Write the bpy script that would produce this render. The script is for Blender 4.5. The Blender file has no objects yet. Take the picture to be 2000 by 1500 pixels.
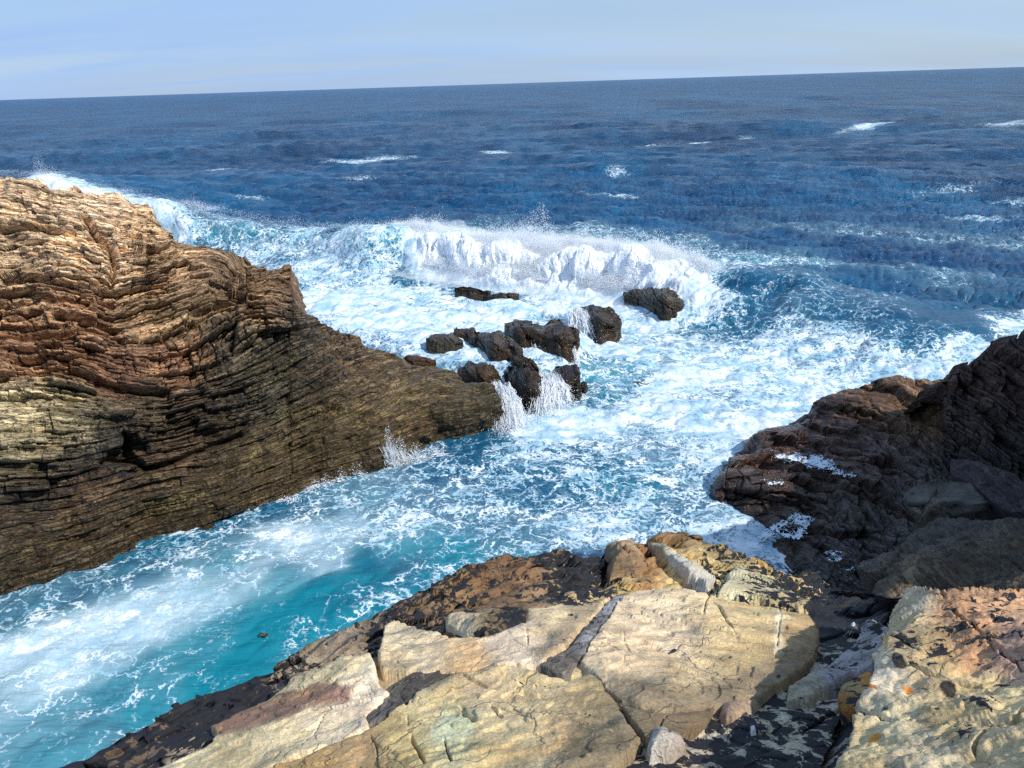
import bpy, math, numpy as np
from mathutils import Matrix, Vector
R = math.radians
rng = np.random.default_rng(7)
sc = bpy.context.scene
COL = sc.collection
# ------------------------------------------------------------------ camera
H = 9.0; FPX = 1502.0; PITCH = R(21.35); ROLL = R(1.86)
fwd = np.array([0, math.cos(PITCH), -math.sin(PITCH)])
r0 = np.array([1.0, 0, 0]); u0 = np.array([0, math.sin(PITCH), math.cos(PITCH)])
rgt = r0*math.cos(ROLL) - u0*math.sin(ROLL)
upv = r0*math.sin(ROLL) + u0*math.cos(ROLL)
cam = bpy.data.cameras.new('camera'); co = bpy.data.objects.new('camera', cam); COL.objects.link(co)
m = Matrix.Identity(4)
for i in range(3):
    m[i][0] = rgt[i]; m[i][1] = upv[i]; m[i][2] = -fwd[i]
m[2][3] = H
co.matrix_world = m
cam.sensor_width = 36; cam.lens = 36*FPX/2000; cam.clip_start = .1; cam.clip_end = 90000
sc.camera = co
# ------------------------------------------------------------------ sun and sky
SUN = np.array([.74, -.50, .86]); SUN = SUN/np.linalg.norm(SUN)
SUN_E = math.asin(SUN[2]); SUN_AZ = math.atan2(SUN[0], SUN[1])
sl = bpy.data.lights.new('sun', 'SUN'); sl.energy = 5.0; sl.angle = R(.5); sl.color = (1, .95, .87)
so = bpy.data.objects.new('sun', sl); COL.objects.link(so)
so.rotation_euler = Vector(SUN).to_track_quat('Z', 'Y').to_euler(); so.location = (20, -20, 40)
sc.view_settings.view_transform = 'Standard'; sc.view_settings.look = 'None'
sc.view_settings.exposure = 0.0; sc.view_settings.gamma = 1
sc.cycles.use_denoising = False
sc.cycles.sample_clamp_indirect = 3; sc.cycles.sample_clamp_direct = 2.4
sc.cycles.volume_bounces = 5; sc.cycles.max_bounces = 7

class NT:
    """tiny node-graph writer"""
    def __init__(s, tree): s.t = tree; s.N = tree.nodes; s.L = tree.links
    def put(s, sock, v):
        if v is None: return
        if hasattr(v, 'node'): s.L.new(v, sock)
        else:
            if isinstance(v, (tuple, list)) and len(v) == 3 and sock.type == 'RGBA': v = (*v, 1)
            sock.default_value = v
    def math(s, op, a, b=None, c=None, clamp=False):
        n = s.N.new('ShaderNodeMath'); n.operation = op; n.use_clamp = clamp
        s.put(n.inputs[0], a); s.put(n.inputs[1], b); s.put(n.inputs[2], c); return n.outputs[0]
    def vmath(s, op, a, b=None, scale=None):
        n = s.N.new('ShaderNodeVectorMath'); n.operation = op
        s.put(n.inputs[0], a); s.put(n.inputs[1], b)
        if scale is not None: s.put(n.inputs['Scale'], scale)
        return n.outputs[0]
    def ss(s, v, a, b, lo=0., hi=1.):
        n = s.N.new('ShaderNodeMapRange'); n.interpolation_type = 'SMOOTHSTEP'
        s.put(n.inputs[0], v); s.put(n.inputs[1], a); s.put(n.inputs[2], b); s.put(n.inputs[3], lo); s.put(n.inputs[4], hi)
        return n.outputs[0]
    def mix(s, f, a, b, mode='MIX'):
        n = s.N.new('ShaderNodeMix'); n.data_type = 'RGBA'; n.blend_type = mode
        s.put(n.inputs[0], f); s.put(n.inputs[6], a); s.put(n.inputs[7], b); return n.outputs[2]
    def noise(s, vec, scale, detail=4, rough=.55, dist=0., col=False):
        n = s.N.new('ShaderNodeTexNoise'); s.put(n.inputs['Vector'], vec); s.put(n.inputs['Scale'], scale)
        n.inputs['Detail'].default_value = detail; n.inputs['Roughness'].default_value = rough
        n.inputs['Distortion'].default_value = dist
        return n.outputs['Color' if col else 'Fac']
    def vor(s, vec, scale, feature='DISTANCE_TO_EDGE', rand=1.):
        n = s.N.new('ShaderNodeTexVoronoi'); n.feature = feature; s.put(n.inputs['Vector'], vec); s.put(n.inputs['Scale'], scale)
        n.inputs['Randomness'].default_value = rand; return n.outputs['Distance']
    def attr(s, name, vec=False):
        n = s.N.new('ShaderNodeAttribute'); n.attribute_name = name; return n.outputs['Color' if vec else 'Fac']
    def comb(s, x, y, z):
        n = s.N.new('ShaderNodeCombineXYZ'); s.put(n.inputs[0], x); s.put(n.inputs[1], y); s.put(n.inputs[2], z); return n.outputs[0]
    def sep(s, v):
        n = s.N.new('ShaderNodeSeparateXYZ'); s.put(n.inputs[0], v); return n.outputs
    def bump(s, h, dist, strength=1., normal=None):
        n = s.N.new('ShaderNodeBump'); s.put(n.inputs['Height'], h); s.put(n.inputs['Distance'], dist); s.put(n.inputs['Strength'], strength)
        if normal is not None: s.put(n.inputs['Normal'], normal)
        return n.outputs[0]

w = bpy.data.worlds.new('World'); sc.world = w; w.use_nodes = True
nt = NT(w.node_tree); nt.N.clear()
sky = nt.N.new('ShaderNodeTexSky'); sky.sky_type = 'NISHITA'; sky.sun_disc = False
sky.sun_elevation = SUN_E; sky.sun_rotation = SUN_AZ; sky.altitude = 0; sky.air_density = 1.0; sky.dust_density = .5; sky.ozone_density = 3
tc = nt.N.new('ShaderNodeTexCoord').outputs['Generated']
xyz = nt.sep(tc)
zc = nt.math('MAXIMUM', xyz[2], 0.0)
# thin veil of high cloud, drawn out into streaks on a plane overhead
inv = nt.math('DIVIDE', 1.0, nt.math('ADD', zc, .16))
cv = nt.comb(nt.math('MULTIPLY', xyz[0], inv), nt.math('MULTIPLY', xyz[1], inv), 0)
cvr = nt.N.new('ShaderNodeMapping'); nt.put(cvr.inputs[0], cv); cvr.inputs['Rotation'].default_value = (0, 0, R(12)); cvr.inputs['Scale'].default_value = (.45, 1.5, 1)
n1 = nt.noise(cvr.outputs[0], 1.1, 6, .5, .6)
veil = nt.ss(n1, .36, .66, .72, .97)
low = nt.ss(xyz[2], 0.0, .22, 1.0, 0.0)
veilc = nt.mix(low, (3.8, 5.55, 8.2), (3.95, 5.5, 7.9))
# whiter towards the right of the view, bluer on the left
veilc = nt.mix(nt.ss(xyz[0], -.6, .65), nt.mix(1., veilc, (.86, .93, 1.04), 'MULTIPLY'), nt.mix(1., veilc, (1.08, 1.05, .98), 'MULTIPLY'))
n2_ = nt.noise(cvr.outputs[0], .55, 4, .5, .3)
veilc = nt.mix(1., veilc, nt.mix(nt.ss(n2_, .35, .68), (.97, .98, .995), (1.08, 1.06, 1.035)), 'MULTIPLY')
skyc = nt.mix(veil, sky.outputs[0], veilc)
bg = nt.N.new('ShaderNodeBackground'); nt.put(bg.inputs[0], skyc); bg.inputs[1].default_value = .108
ow = nt.N.new('ShaderNodeOutputWorld'); nt.L.new(bg.outputs[0], ow.inputs[0])

# ------------------------------------------------------------------ helpers
f32 = np.float32
def ray(px, py):
    px = np.asarray(px, float); py = np.asarray(py, float)
    a = (px-1000)/FPX; b = (750-py)/FPX
    return fwd[None]+a.reshape(-1, 1)*rgt[None]+b.reshape(-1, 1)*upv[None]
def at(px, py, z=None, Y=None):
    d = ray(px, py)
    t = (np.asarray(z, float)-H)/d[:, 2] if z is not None else np.asarray(Y, float)/d[:, 1]
    return d*np.reshape(t, (-1, 1)) + np.array([0, 0, H])
def proj(P):
    q = P-np.array([0, 0, H]); zc = q@fwd
    return 1000+FPX*(q@rgt)/zc, 750-FPX*(q@upv)/zc
_perm = np.random.default_rng(3).permutation(256).astype(np.int32); _perm = np.concatenate([_perm, _perm])
_g3 = np.random.default_rng(4).normal(size=(256, 3)); _g3 = (_g3/np.linalg.norm(_g3, axis=1)[:, None]).astype(f32)
def pn(P, sc_=1., seed=0, aniso=None):
    """Perlin noise, P (N,3) -> (N,), about -0.8..0.8"""
    out = np.empty(len(P), f32)
    for a in range(0, len(P), 200000):
        Q = P[a:a+200000].astype(f32)*f32(1)
        if aniso is not None: Q = Q*np.array(aniso, f32)
        Q = Q*f32(sc_)+f32(seed*17.31+100.5)
        I = np.floor(Q).astype(np.int32); F = Q-I; I &= 255
        W = F*F*F*(F*(F*6-15)+10)
        x0, y0, z0 = I.T; x1 = (x0+1) & 255; y1 = (y0+1) & 255; z1 = (z0+1) & 255
        fx, fy, fz = F.T
        def g(xx, yy, zz, dx, dy, dz):
            h = _perm[_perm[_perm[xx]+yy]+zz]; G = _g3[h]
            return G[:, 0]*(fx-dx)+G[:, 1]*(fy-dy)+G[:, 2]*(fz-dz)
        wx, wy, wz = W.T
        a00 = g(x0, y0, z0, 0, 0, 0); a00 += wx*(g(x1, y0, z0, 1, 0, 0)-a00)
        a10 = g(x0, y1, z0, 0, 1, 0); a10 += wx*(g(x1, y1, z0, 1, 1, 0)-a10)
        a01 = g(x0, y0, z1, 0, 0, 1); a01 += wx*(g(x1, y0, z1, 1, 0, 1)-a01)
        a11 = g(x0, y1, z1, 0, 1, 1); a11 += wx*(g(x1, y1, z1, 1, 1, 1)-a11)
        a00 += wy*(a10-a00); a01 += wy*(a11-a01)
        out[a:a+200000] = (a00+wz*(a01-a00))*1.5
    return out
def fbm(P, s=1., o=4, seed=0, g=.5, aniso=None):
    v = 0; a = 1.
    for k in range(o): v = v+a*pn(P, s*2.03**k, seed+k*3, aniso); a *= g
    return v
def hsh(*a):
    v = np.zeros_like(np.asarray(a[0], dtype=np.float64))
    for i, x in enumerate(a): v = v+np.asarray(x, dtype=np.float64)*(12.9898+i*65.117)
    s = np.sin(v)*43758.5453
    return (s-np.floor(s)).astype(f32)
def sm(x, a, b):
    t = np.clip((x-a)/(b-a), 0, 1); return t*t*(3-2*t)
def tps(ctrl, vals, X, lam=1e-3):
    """thin-plate spline through scattered control points"""
    C = np.array(ctrl, float); V = np.array(vals, float); s = 300.
    C = C/s; n = len(C)
    r = np.linalg.norm(C[:, None]-C[None], axis=2); K = np.where(r > 0, r*r*np.log(r+1e-12), 0)+lam*np.eye(n)
    Pm = np.c_[np.ones(n), C]; A = np.block([[K, Pm], [Pm.T, np.zeros((3, 3))]])
    w_ = np.linalg.solve(A, np.concatenate([V, np.zeros(3)]))
    out = np.empty(len(X))
    for a in range(0, len(X), 50000):
        Q = X[a:a+50000]/s; r = np.linalg.norm(Q[:, None]-C[None], axis=2)
        out[a:a+50000] = (r*r*np.log(r+1e-12))@w_[:n]+w_[n]+Q@w_[n+1:]
    return out
def blend(ctrl, vals, X, rad):
    """normalised gaussian blend of samples"""
    C = np.array(ctrl, float); V = np.array(vals, float); V = V.reshape(len(C), -1)
    out = np.empty((len(X), V.shape[1]), f32); rad = np.broadcast_to(np.asarray(rad, float), (len(C),))
    for a in range(0, len(X), 50000):
        Q = X[a:a+50000]; d2 = ((Q[:, None]-C[None])**2).sum(2)
        W = np.exp(-d2/(2*rad**2))+1e-4/(1+d2/1e4)**2
        out[a:a+50000] = (W@V)/W.sum(1)[:, None]
    return out
def polydist(X, pts, closed=False):
    """distance to polyline, param, side"""
    P = np.array(pts, float); 
    if closed: P = np.vstack([P, P[:1]])
    best = np.full(len(X), 1e9); par = np.zeros(len(X)); side = np.zeros(len(X))
    L = 0
    for i in range(len(P)-1):
        a, b = P[i], P[i+1]; d = b-a; l2 = d@d+1e-12
        t = np.clip(((X-a)@d)/l2, 0, 1); q = X-a-t[:, None]*d; dd = np.hypot(q[:, 0], q[:, 1])
        mk = dd < best; best[mk] = dd[mk]; par[mk] = (i+t[mk]); side[mk] = np.sign(d[0]*q[mk, 1]-d[1]*q[mk, 0])
    return best, par, side
def inside(X, pts):
    P = np.array(pts, float); n = len(P); c = np.zeros(len(X), bool); j = n-1
    for i in range(n):
        xi, yi = P[i]; xj, yj = P[j]
        if yi != yj:
            c ^= ((yi > X[:, 1]) != (yj > X[:, 1])) & (X[:, 0] < (xj-xi)*(X[:, 1]-yi)/(yj-yi)+xi)
        j = i
    return c
def sdf(X, pts):
    d, _, _ = polydist(X, pts, True); return np.where(inside(X, pts), d, -d)
def hexc(h):
    if not isinstance(h, str): return h
    h = h.lstrip('#'); c = np.array([int(h[i:i+2], 16)/255 for i in (0, 2, 4)]); return np.where(c < .04045, c/12.92, ((c+.055)/1.055)**2.4)
def mesh(name, V, F, mat, parent=None, smooth=True, **attrs):
    me = bpy.data.meshes.new(name); V = np.asarray(V, f32); F = np.asarray(F, np.int32)
    me.vertices.add(len(V)); me.vertices.foreach_set('co', V.ravel())
    k = F.shape[1]; me.loops.add(F.size); me.polygons.add(len(F))
    me.loops.foreach_set('vertex_index', F.ravel())
    me.polygons.foreach_set('loop_start', np.arange(0, F.size, k, dtype=np.int32))
    me.polygons.foreach_set('use_smooth', np.full(len(F), smooth))
    me.update(calc_edges=True); me.validate()
    for n, a in attrs.items():
        a = np.asarray(a, f32)
        if a.ndim == 2:
            at_ = me.attributes.new(n, 'FLOAT_COLOR', 'POINT'); at_.data.foreach_set('color', np.c_[a, np.ones(len(a), f32)].ravel())
        else:
            at_ = me.attributes.new(n, 'FLOAT', 'POINT'); at_.data.foreach_set('value', a)
    me.materials.append(mat)
    o = bpy.data.objects.new(name, me); COL.objects.link(o)
    if parent: o.parent = parent
    return o
def tag(o, label=None, cat=None, group=None, kind=None):
    if label: o['label'] = label
    if cat: o['category'] = cat
    if group: o['group'] = group
    if kind: o['kind'] = kind
    return o
def gridf(nr, nc):
    i = np.arange(nr*nc).reshape(nr, nc)
    return np.stack([i[:-1, :-1], i[:-1, 1:], i[1:, 1:], i[1:, :-1]], -1).reshape(-1, 4)
def gnormals(P):
    du = np.gradient(P, axis=1); dv = np.gradient(P, axis=0); n = np.cross(du, dv)
    return n/(np.linalg.norm(n, axis=2, keepdims=True)+1e-9)
def cleanf(V, F, keep):
    """drop vertices not kept, reindex"""
    F = F[keep[F].all(1)]; used = np.zeros(len(V), bool); used[F.ravel()] = True
    idx = np.cumsum(used)-1; return used, idx[F]

# ------------------------------------------------------------------ materials
def rock_material(name, strata=1., flakes=0., crackscale=1.3, cracks=1., rough=.85, fine=1., lich_scale=9., drk=(.012, .012, .016)):
    m = bpy.data.materials.new(name); m.use_nodes = True; t = NT(m.node_tree); t.N.clear()
    P = t.N.new('ShaderNodeTexCoord').outputs['Object']
    col = t.attr('col', True); wet = t.attr('wet'); lich = t.attr('lich'); bed = t.attr('bed'); moss = t.attr('moss')
    # grain and blotches
    g1 = t.noise(P, 55., 5, .65); g2 = t.noise(P, 4.5, 6, .6, .4)
    c = t.mix(1., col, t.mix(t.ss(g2, .3, .7), (.76, .74, .72), (1.3, 1.27, 1.22)), 'MULTIPLY')
    c = t.mix(1., c, t.mix(t.ss(g1, .3, .7), (.74, .73, .72), (1.2, 1.2, 1.2)), 'MULTIPLY')
    # rust stain
    c = t.mix(t.ss(t.noise(P, 1.7, 5, .6, .8), .54, .72, 0, .22), c, (.30, .14, .05))
    h = t.math('ADD', t.math('MULTIPLY', g1, .25), t.math('MULTIPLY', g2, 1.1))
    # bedding: thin dark seams that follow the bed coordinate
    if strata:
        sp = t.sep(P)
        bb = t.comb(t.math('MULTIPLY', sp[0], .55), t.math('MULTIPLY', sp[1], .55), t.math('MULTIPLY', bed, 13.))
        s1 = t.noise(bb, 1., 6, .7, .35)
        ln = t.math('ABSOLUTE', t.math('SUBTRACT', s1, .5))
        seam = t.ss(ln, 0.0, .03, 1, 0)
        c = t.mix(t.math('MULTIPLY', seam, .42*strata), c, t.mix(1., c, (.16, .13, .11), 'MULTIPLY'))
        c = t.mix(1., c, t.mix(t.ss(s1, .3, .7), (.7, .66, .62), (1.22, 1.2, 1.15)), 'MULTIPLY')
        h = t.math('ADD', h, t.math('MULTIPLY', s1, 1.0*strata))
        pc = t.comb(t.math('MULTIPLY', sp[0], 1.9), t.math('MULTIPLY', sp[1], 1.9), t.math('MULTIPLY', bed, 9.))
        pc = t.vmath('ADD', pc, t.vmath('SCALE', t.noise(P, 3., 4, .6, col=True), scale=1.1))
        pe = t.vor(pc, 1.); vn = t.N.new('ShaderNodeTexVoronoi'); t.put(vn.inputs['Vector'], pc); vn.inputs['Scale'].default_value = 1.
        pr = t.sep(vn.outputs['Color'])[0]
        c = t.mix(1., c, t.mix(pr, (.70, .68, .66), (1.30, 1.28, 1.22)), 'MULTIPLY')
        gap = t.math('MULTIPLY', t.ss(pe, 0., .05, 1, 0), .75*strata)
        c = t.mix(gap, c, (.018, .014, .012))
        h = t.math('SUBTRACT', t.math('ADD', h, t.math('MULTIPLY', pr, 1.3*strata)), t.math('MULTIPLY', gap, 1.3))
        h = t.math('SUBTRACT', h, t.math('MULTIPLY', seam, .8*strata))
    if flakes:
        fw = t.vmath('ADD', P, t.vmath('SCALE', t.noise(P, 3.5, 3, .55, col=True), scale=.22))
        fn = t.math('MULTIPLY', t.noise(t.vmath('MULTIPLY', fw, (1., 1.7, 1.)), 1.5, 3, .5), 9.)
        ff = t.math('FRACT', fn); fl = t.math('FLOOR', fn)
        step = t.math('ADD', fl, t.ss(ff, .0, .10))
        fg = t.ss(t.noise(P, 1.3, 2), .44, .58)
        edge = t.math('MULTIPLY', t.math('MULTIPLY', t.ss(ff, 0., .07, 1, 0), fg), .5*flakes)
        c = t.mix(edge, c, t.mix(1., c, (.42, .34, .26), 'MULTIPLY'))
        h = t.math('ADD', h, t.math('MULTIPLY', t.math('MULTIPLY', step, fg), .55*flakes))
        c = t.mix(t.ss(t.noise(P, 1.05, 5, .62, 1.1), .50, .70, 0, .55), c, t.mix(1., c, (.80, .70, .56), 'MULTIPLY'))
        c = t.mix(t.ss(t.noise(t.vmath('ADD', P, (7., 3., 2.)), 2.3, 4, .6, .6), .56, .68, 0, .35), c, t.mix(1., c, (1.15, 1.22, 1.28), 'MULTIPLY'))
        g3 = t.noise(P, 160., 3, .7)
        c = t.mix(1., c, t.mix(t.ss(g3, .3, .7), (.74, .72, .70), (1.2, 1.2, 1.2)), 'MULTIPLY')
        h = t.math('ADD', h, t.math('MULTIPLY', g3, .16))
        rl = t.noise(t.vmath('MULTIPLY', fw, (1., 1., 1.)), 7., 4, .6)
        hair = t.math('MULTIPLY', t.ss(t.math('ABSOLUTE', t.math('SUBTRACT', rl, .5)), 0., .008, 1, 0), t.ss(t.noise(P, 1.9, 2), .5, .62, 0, .55))
        c = t.mix(hair, c, (.10, .075, .05))
    # irregular joints
    wv = t.vmath('ADD', P, t.vmath('SCALE', t.noise(P, 2.2, 4, .6, col=True), scale=.55))
    if cracks:
        k1 = t.vor(wv, crackscale); k2 = t.vor(wv, crackscale*3.1)
        gate = t.ss(t.noise(P, 1.1, 2), .42, .6)
        ck = t.math('MULTIPLY', t.ss(k1, .0, .014, 1, 0), gate)
        ck2 = t.math('MULTIPLY', t.ss(k2, .0, .022, .6, 0), t.ss(t.noise(P, 2.9, 2), .5, .66))
        ck = t.math('MULTIPLY', t.math('MAXIMUM', ck, ck2), cracks)
        c = t.mix(ck, c, (.02, .016, .014)); h = t.math('SUBTRACT', h, t.math('MULTIPLY', ck, 1.6))
    # black tar lichen
    ln_ = t.math('ADD', t.math('MULTIPLY', t.noise(P, lich_scale, 5, .62, .5), .75), t.math('MULTIPLY', t.noise(P, lich_scale*.3, 3, .5), .25))
    lm = t.ss(ln_, t.math('SUBTRACT', t.math('SUBTRACT', 1., lich), .012), t.math('ADD', t.math('SUBTRACT', 1., lich), .012))
    c = t.mix(lm, c, drk)
    # yellow-green moss / pale lichen
    mm = t.math('MULTIPLY', moss, t.ss(t.noise(P, 14., 5, .65), .5, .62))
    c = t.mix(mm, c, (.36, .31, .09))
    h = t.math('ADD', h, t.math('MULTIPLY', lm, .25))
    bsdf = t.N.new('ShaderNodeBsdfPrincipled')
    c = t.mix(t.math('MULTIPLY', wet, .6), c, t.mix(1., c, (.45, .43, .42), 'MULTIPLY'))
    t.put(bsdf.inputs['Base Color'], c)
    rr = t.math('SUBTRACT', rough, t.math('MULTIPLY', wet, t.math('ADD', .3, t.math('MULTIPLY', g2, .35))))
    t.put(bsdf.inputs['Roughness'], rr); bsdf.inputs['Specular IOR Level'].default_value = .4
    t.put(bsdf.inputs['Normal'], t.bump(h, .03*fine, .9))
    o = t.N.new('ShaderNodeOutputMaterial'); t.L.new(bsdf.outputs[0], o.inputs[0]); return m
M_CLIFF = rock_material('folded_slate', 1., 0., 2.2, .8)
M_SAND = rock_material('sandstone', 0., 1., .9, .30, fine=.55, lich_scale=11.)
M_SLAB = rock_material('slate_slab', .55, .4, 1.6, .5, fine=.7)
M_WET = rock_material('wet_rock', .55, 0., 1.8, .9, rough=.66, fine=1.1)

def foam_material(name, translucent=.35, col=(.86, .9, .94)):
    m = bpy.data.materials.new(name); m.use_nodes = True; t = NT(m.node_tree); t.N.clear()
    P = t.N.new('ShaderNodeTexCoord').outputs['Object']
    c = t.mix(t.ss(t.noise(P, 3., 3), .35, .65), col, (.95, .96, .97))
    d = t.N.new('ShaderNodeBsdfDiffuse'); t.put(d.inputs[0], c)
    tr = t.N.new('ShaderNodeBsdfTranslucent'); t.put(tr.inputs[0], c)
    mx = t.N.new('ShaderNodeMixShader'); mx.inputs[0].default_value = translucent
    t.L.new(d.outputs[0], mx.inputs[1]); t.L.new(tr.outputs[0], mx.inputs[2])
    o = t.N.new('ShaderNodeOutputMaterial'); t.L.new(mx.outputs[0], o.inputs[0]); return m
M_SPRAY = foam_material('spray', .45)

def lace(t, P, D, soft=.09):
    """foam web: D = cover 0..1 -> mask"""
    wv = t.vmath('ADD', P, t.vmath('SCALE', t.vmath('SUBTRACT', t.noise(P, .9, 5, .62, col=True), (.5, .5, .5)), scale=1.9))
    wv2 = t.vmath('ADD', wv, t.vmath('SCALE', t.vmath('SUBTRACT', t.noise(P, 4.5, 3, .6, col=True), (.5, .5, .5)), scale=.3))
    e1 = t.ss(t.vor(wv2, 1.7), 0., .17, 1, 0)
    e2 = t.ss(t.vor(wv2, 4.6), 0., .20, 1, 0)
    n = t.math('ADD', t.math('MULTIPLY', t.noise(wv, 1.9, 6, .60), .62), t.math('MULTIPLY', t.noise(P, .42, 3, .5, .8), .38))
    v = t.math('ADD', t.math('ADD', t.math('MULTIPLY', e1, .22), t.math('MULTIPLY', e2, .24)), t.math('MULTIPLY', n, .98))
    th = t.math('SUBTRACT', 1.20, t.math('MULTIPLY', D, .86))
    return t.ss(v, t.math('SUBTRACT', th, soft), t.math('ADD', th, soft*1.6)), n, t.ss(v, t.math('SUBTRACT', th, .30), t.math('ADD', th, .05))

def sea_material():
    m = bpy.data.materials.new('sea_water'); m.use_nodes = True; t = NT(m.node_tree); t.N.clear()
    P = t.N.new('ShaderNodeTexCoord').outputs['Object']
    D = t.attr('foam'); teal = t.attr('teal'); milk = t.attr('milk'); far = t.attr('far')
    mask, n, halo = lace(t, P, D)
    nz = t.noise(P, .35, 5, .6)
    tz = t.math('ADD', teal, t.math('MULTIPLY', t.math('SUBTRACT', nz, .5), t.math('MULTIPLY', teal, 1.9)), clamp=True)
    deep = t.mix(t.ss(nz, .3, .7), (.001, .040, .115), (.003, .076, .185))
    fv = t.noise(t.vmath('MULTIPLY', P, (1., .32, 1.)), .035, 6, .68)
    deep = t.mix(1., deep, t.mix(t.ss(fv, .36, .64), (.55, .62, .72), (1.55, 1.42, 1.3)), 'MULTIPLY')
    body = t.mix(t.ss(tz, 0, .55), deep, (.003, .070, .140)); body = t.mix(t.ss(tz, .5, 1.), body, (.002, .175, .24))
    body = t.mix(t.math('MULTIPLY', milk, t.ss(t.noise(P, .8, 6, .62, .3), .22, .72, .5, 1.), clamp=True), body, (.60, .73, .79))
    body = t.mix(t.math('MULTIPLY', halo, t.math('MULTIPLY', t.ss(D, .1, .5), .5)), body, (.12, .30, .40))
    sp = t.sep(P)
    bs = t.N.new('ShaderNodeBsdfPrincipled')
    t.put(bs.inputs['Base Color'], body); bs.inputs['IOR'].default_value = 1.333
    t.put(bs.inputs['Roughness'], t.ss(far, 0, 1, .16, .30))
    # ripples: three sizes of bump
    cp = t.comb(t.math('MULTIPLY', sp[0], .26), sp[1], t.math('MULTIPLY', sp[2], .5))
    r1 = t.noise(cp, 3.2, 5, .62, .3); r2 = t.noise(cp, .35, 4, .6, .4); r3 = t.noise(t.vmath('MULTIPLY', P, (.8, .35, 1.)), .05, 5, .65)
    b = t.bump(r1, t.ss(far, 0, .6, .09, 1.0)); b = t.bump(r2, t.ss(far, .0, .6, .0, 2.6), normal=b); b = t.bump(r3, t.ss(far, .3, 1., 0., 16.), normal=b)
    t.put(bs.inputs['Normal'], b)
    fm = t.N.new('ShaderNodeBsdfPrincipled')
    wvp = t.vmath('ADD', P, t.vmath('SCALE', t.noise(P, 1.1, 4, .6, col=True), scale=1.2))
    fc = t.mix(t.ss(t.noise(t.vmath('MULTIPLY', wvp, (1.2, 2.2, 2.)), .9, 5, .6), .36, .64), (.30, .47, .58), (.72, .77, .81))
    fc = t.mix(t.ss(D, 1.0, 1.15), fc, (.84, .87, .90))
    t.put(fm.inputs['Base Color'], fc); fm.inputs['Roughness'].default_value = .8; fm.inputs['Specular IOR Level'].default_value = .2
    hb = t.math('ADD', t.math('MULTIPLY', n, .6), t.math('MULTIPLY', t.noise(P, 5., 3, .6), .3))
    t.put(fm.inputs['Normal'], t.bump(hb, t.ss(D, .95, 1.1, .12, .42), .7))
    mx = t.N.new('ShaderNodeMixShader'); t.put(mx.inputs[0], mask); t.L.new(bs.outputs[0], mx.inputs[1]); t.L.new(fm.outputs[0], mx.inputs[2])
    o = t.N.new('ShaderNodeOutputMaterial'); t.L.new(mx.outputs[0], o.inputs[0]); return m
M_SEA = sea_material()
def wash_material():
    m = bpy.data.materials.new('wash_foam'); m.use_nodes = True; t = NT(m.node_tree); t.N.clear()
    P = t.N.new('ShaderNodeTexCoord').outputs['Object']
    mask, n, halo = lace(t, t.vmath('MULTIPLY', P, (1.6, 1.6, 1.6)), t.attr('foam'), .06)
    d = t.N.new('ShaderNodeBsdfDiffuse'); d.inputs[0].default_value = (.62, .70, .78, 1)
    tr = t.N.new('ShaderNodeBsdfTransparent'); mx = t.N.new('ShaderNodeMixShader')
    t.put(mx.inputs[0], mask); t.L.new(tr.outputs[0], mx.inputs[1]); t.L.new(d.outputs[0], mx.inputs[2])
    o = t.N.new('ShaderNodeOutputMaterial'); t.L.new(mx.outputs[0], o.inputs[0]); return m
M_WASH = wash_material()

# ------------------------------------------------------------------ sea
def fft_tile(N, L, lo, hi, wdir, spread, seed):
    """wave tile of side L metres holding wavelengths lo..hi, unit rms"""
    r = np.random.default_rng(seed); k = 2*np.pi*np.fft.fftfreq(N, L/N); kx, ky = np.meshgrid(k, k)
    kk = np.hypot(kx, ky)+1e-9; c = (kx*wdir[0]+ky*wdir[1])/kk
    S = kk**(-3.6 if hi > 20 else -2.5)*np.abs(c)**spread*((kk < 2*np.pi/lo) & (kk > 2*np.pi/hi))
    a = (r.normal(size=(N, N))+1j*r.normal(size=(N, N)))*np.sqrt(S)
    h = np.real(np.fft.ifft2(a)); dx = np.real(np.fft.ifft2(-1j*kx/kk*a)); dy = np.real(np.fft.ifft2(-1j*ky/kk*a))
    s = h.std(); return (np.stack([h, dx, dy], -1)/s).astype(f32), L
def samp(tile, x, y, rot=0.):
    T, L = tile; N = T.shape[0]; c, s = math.cos(rot), math.sin(rot)
    u = ((x*c+y*s)/L*N) % N; v = ((-x*s+y*c)/L*N) % N
    i = u.astype(int); j = v.astype(int); fu = (u-i)[:, None].astype(f32); fv = (v-j)[:, None].astype(f32)
    i1 = (i+1) % N; j1 = (j+1) % N; i %= N; j %= N
    h = (T[j, i]*(1-fu)+T[j, i1]*fu)*(1-fv)+(T[j1, i]*(1-fu)+T[j1, i1]*fu)*fv
    return h[:, 0], h[:, 1]*c-h[:, 2]*s, h[:, 1]*s+h[:, 2]*c
T_big = fft_tile(512, 340., 9., 90., (.15, 1), 3., 1)
T_mid = fft_tile(512, 83., 1.3, 11., (.1, 1), 5., 2)
T_sml = fft_tile(512, 19., .25, 2.6, (-.3, 1), 3.5, 5)

def w2(px, py, z=0.): return at(px, py, z=z)[:, :2]
def pl(pts, z=0.):
    a = np.array(pts, float); return w2(a[:, 0], a[:, 1], z)
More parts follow.
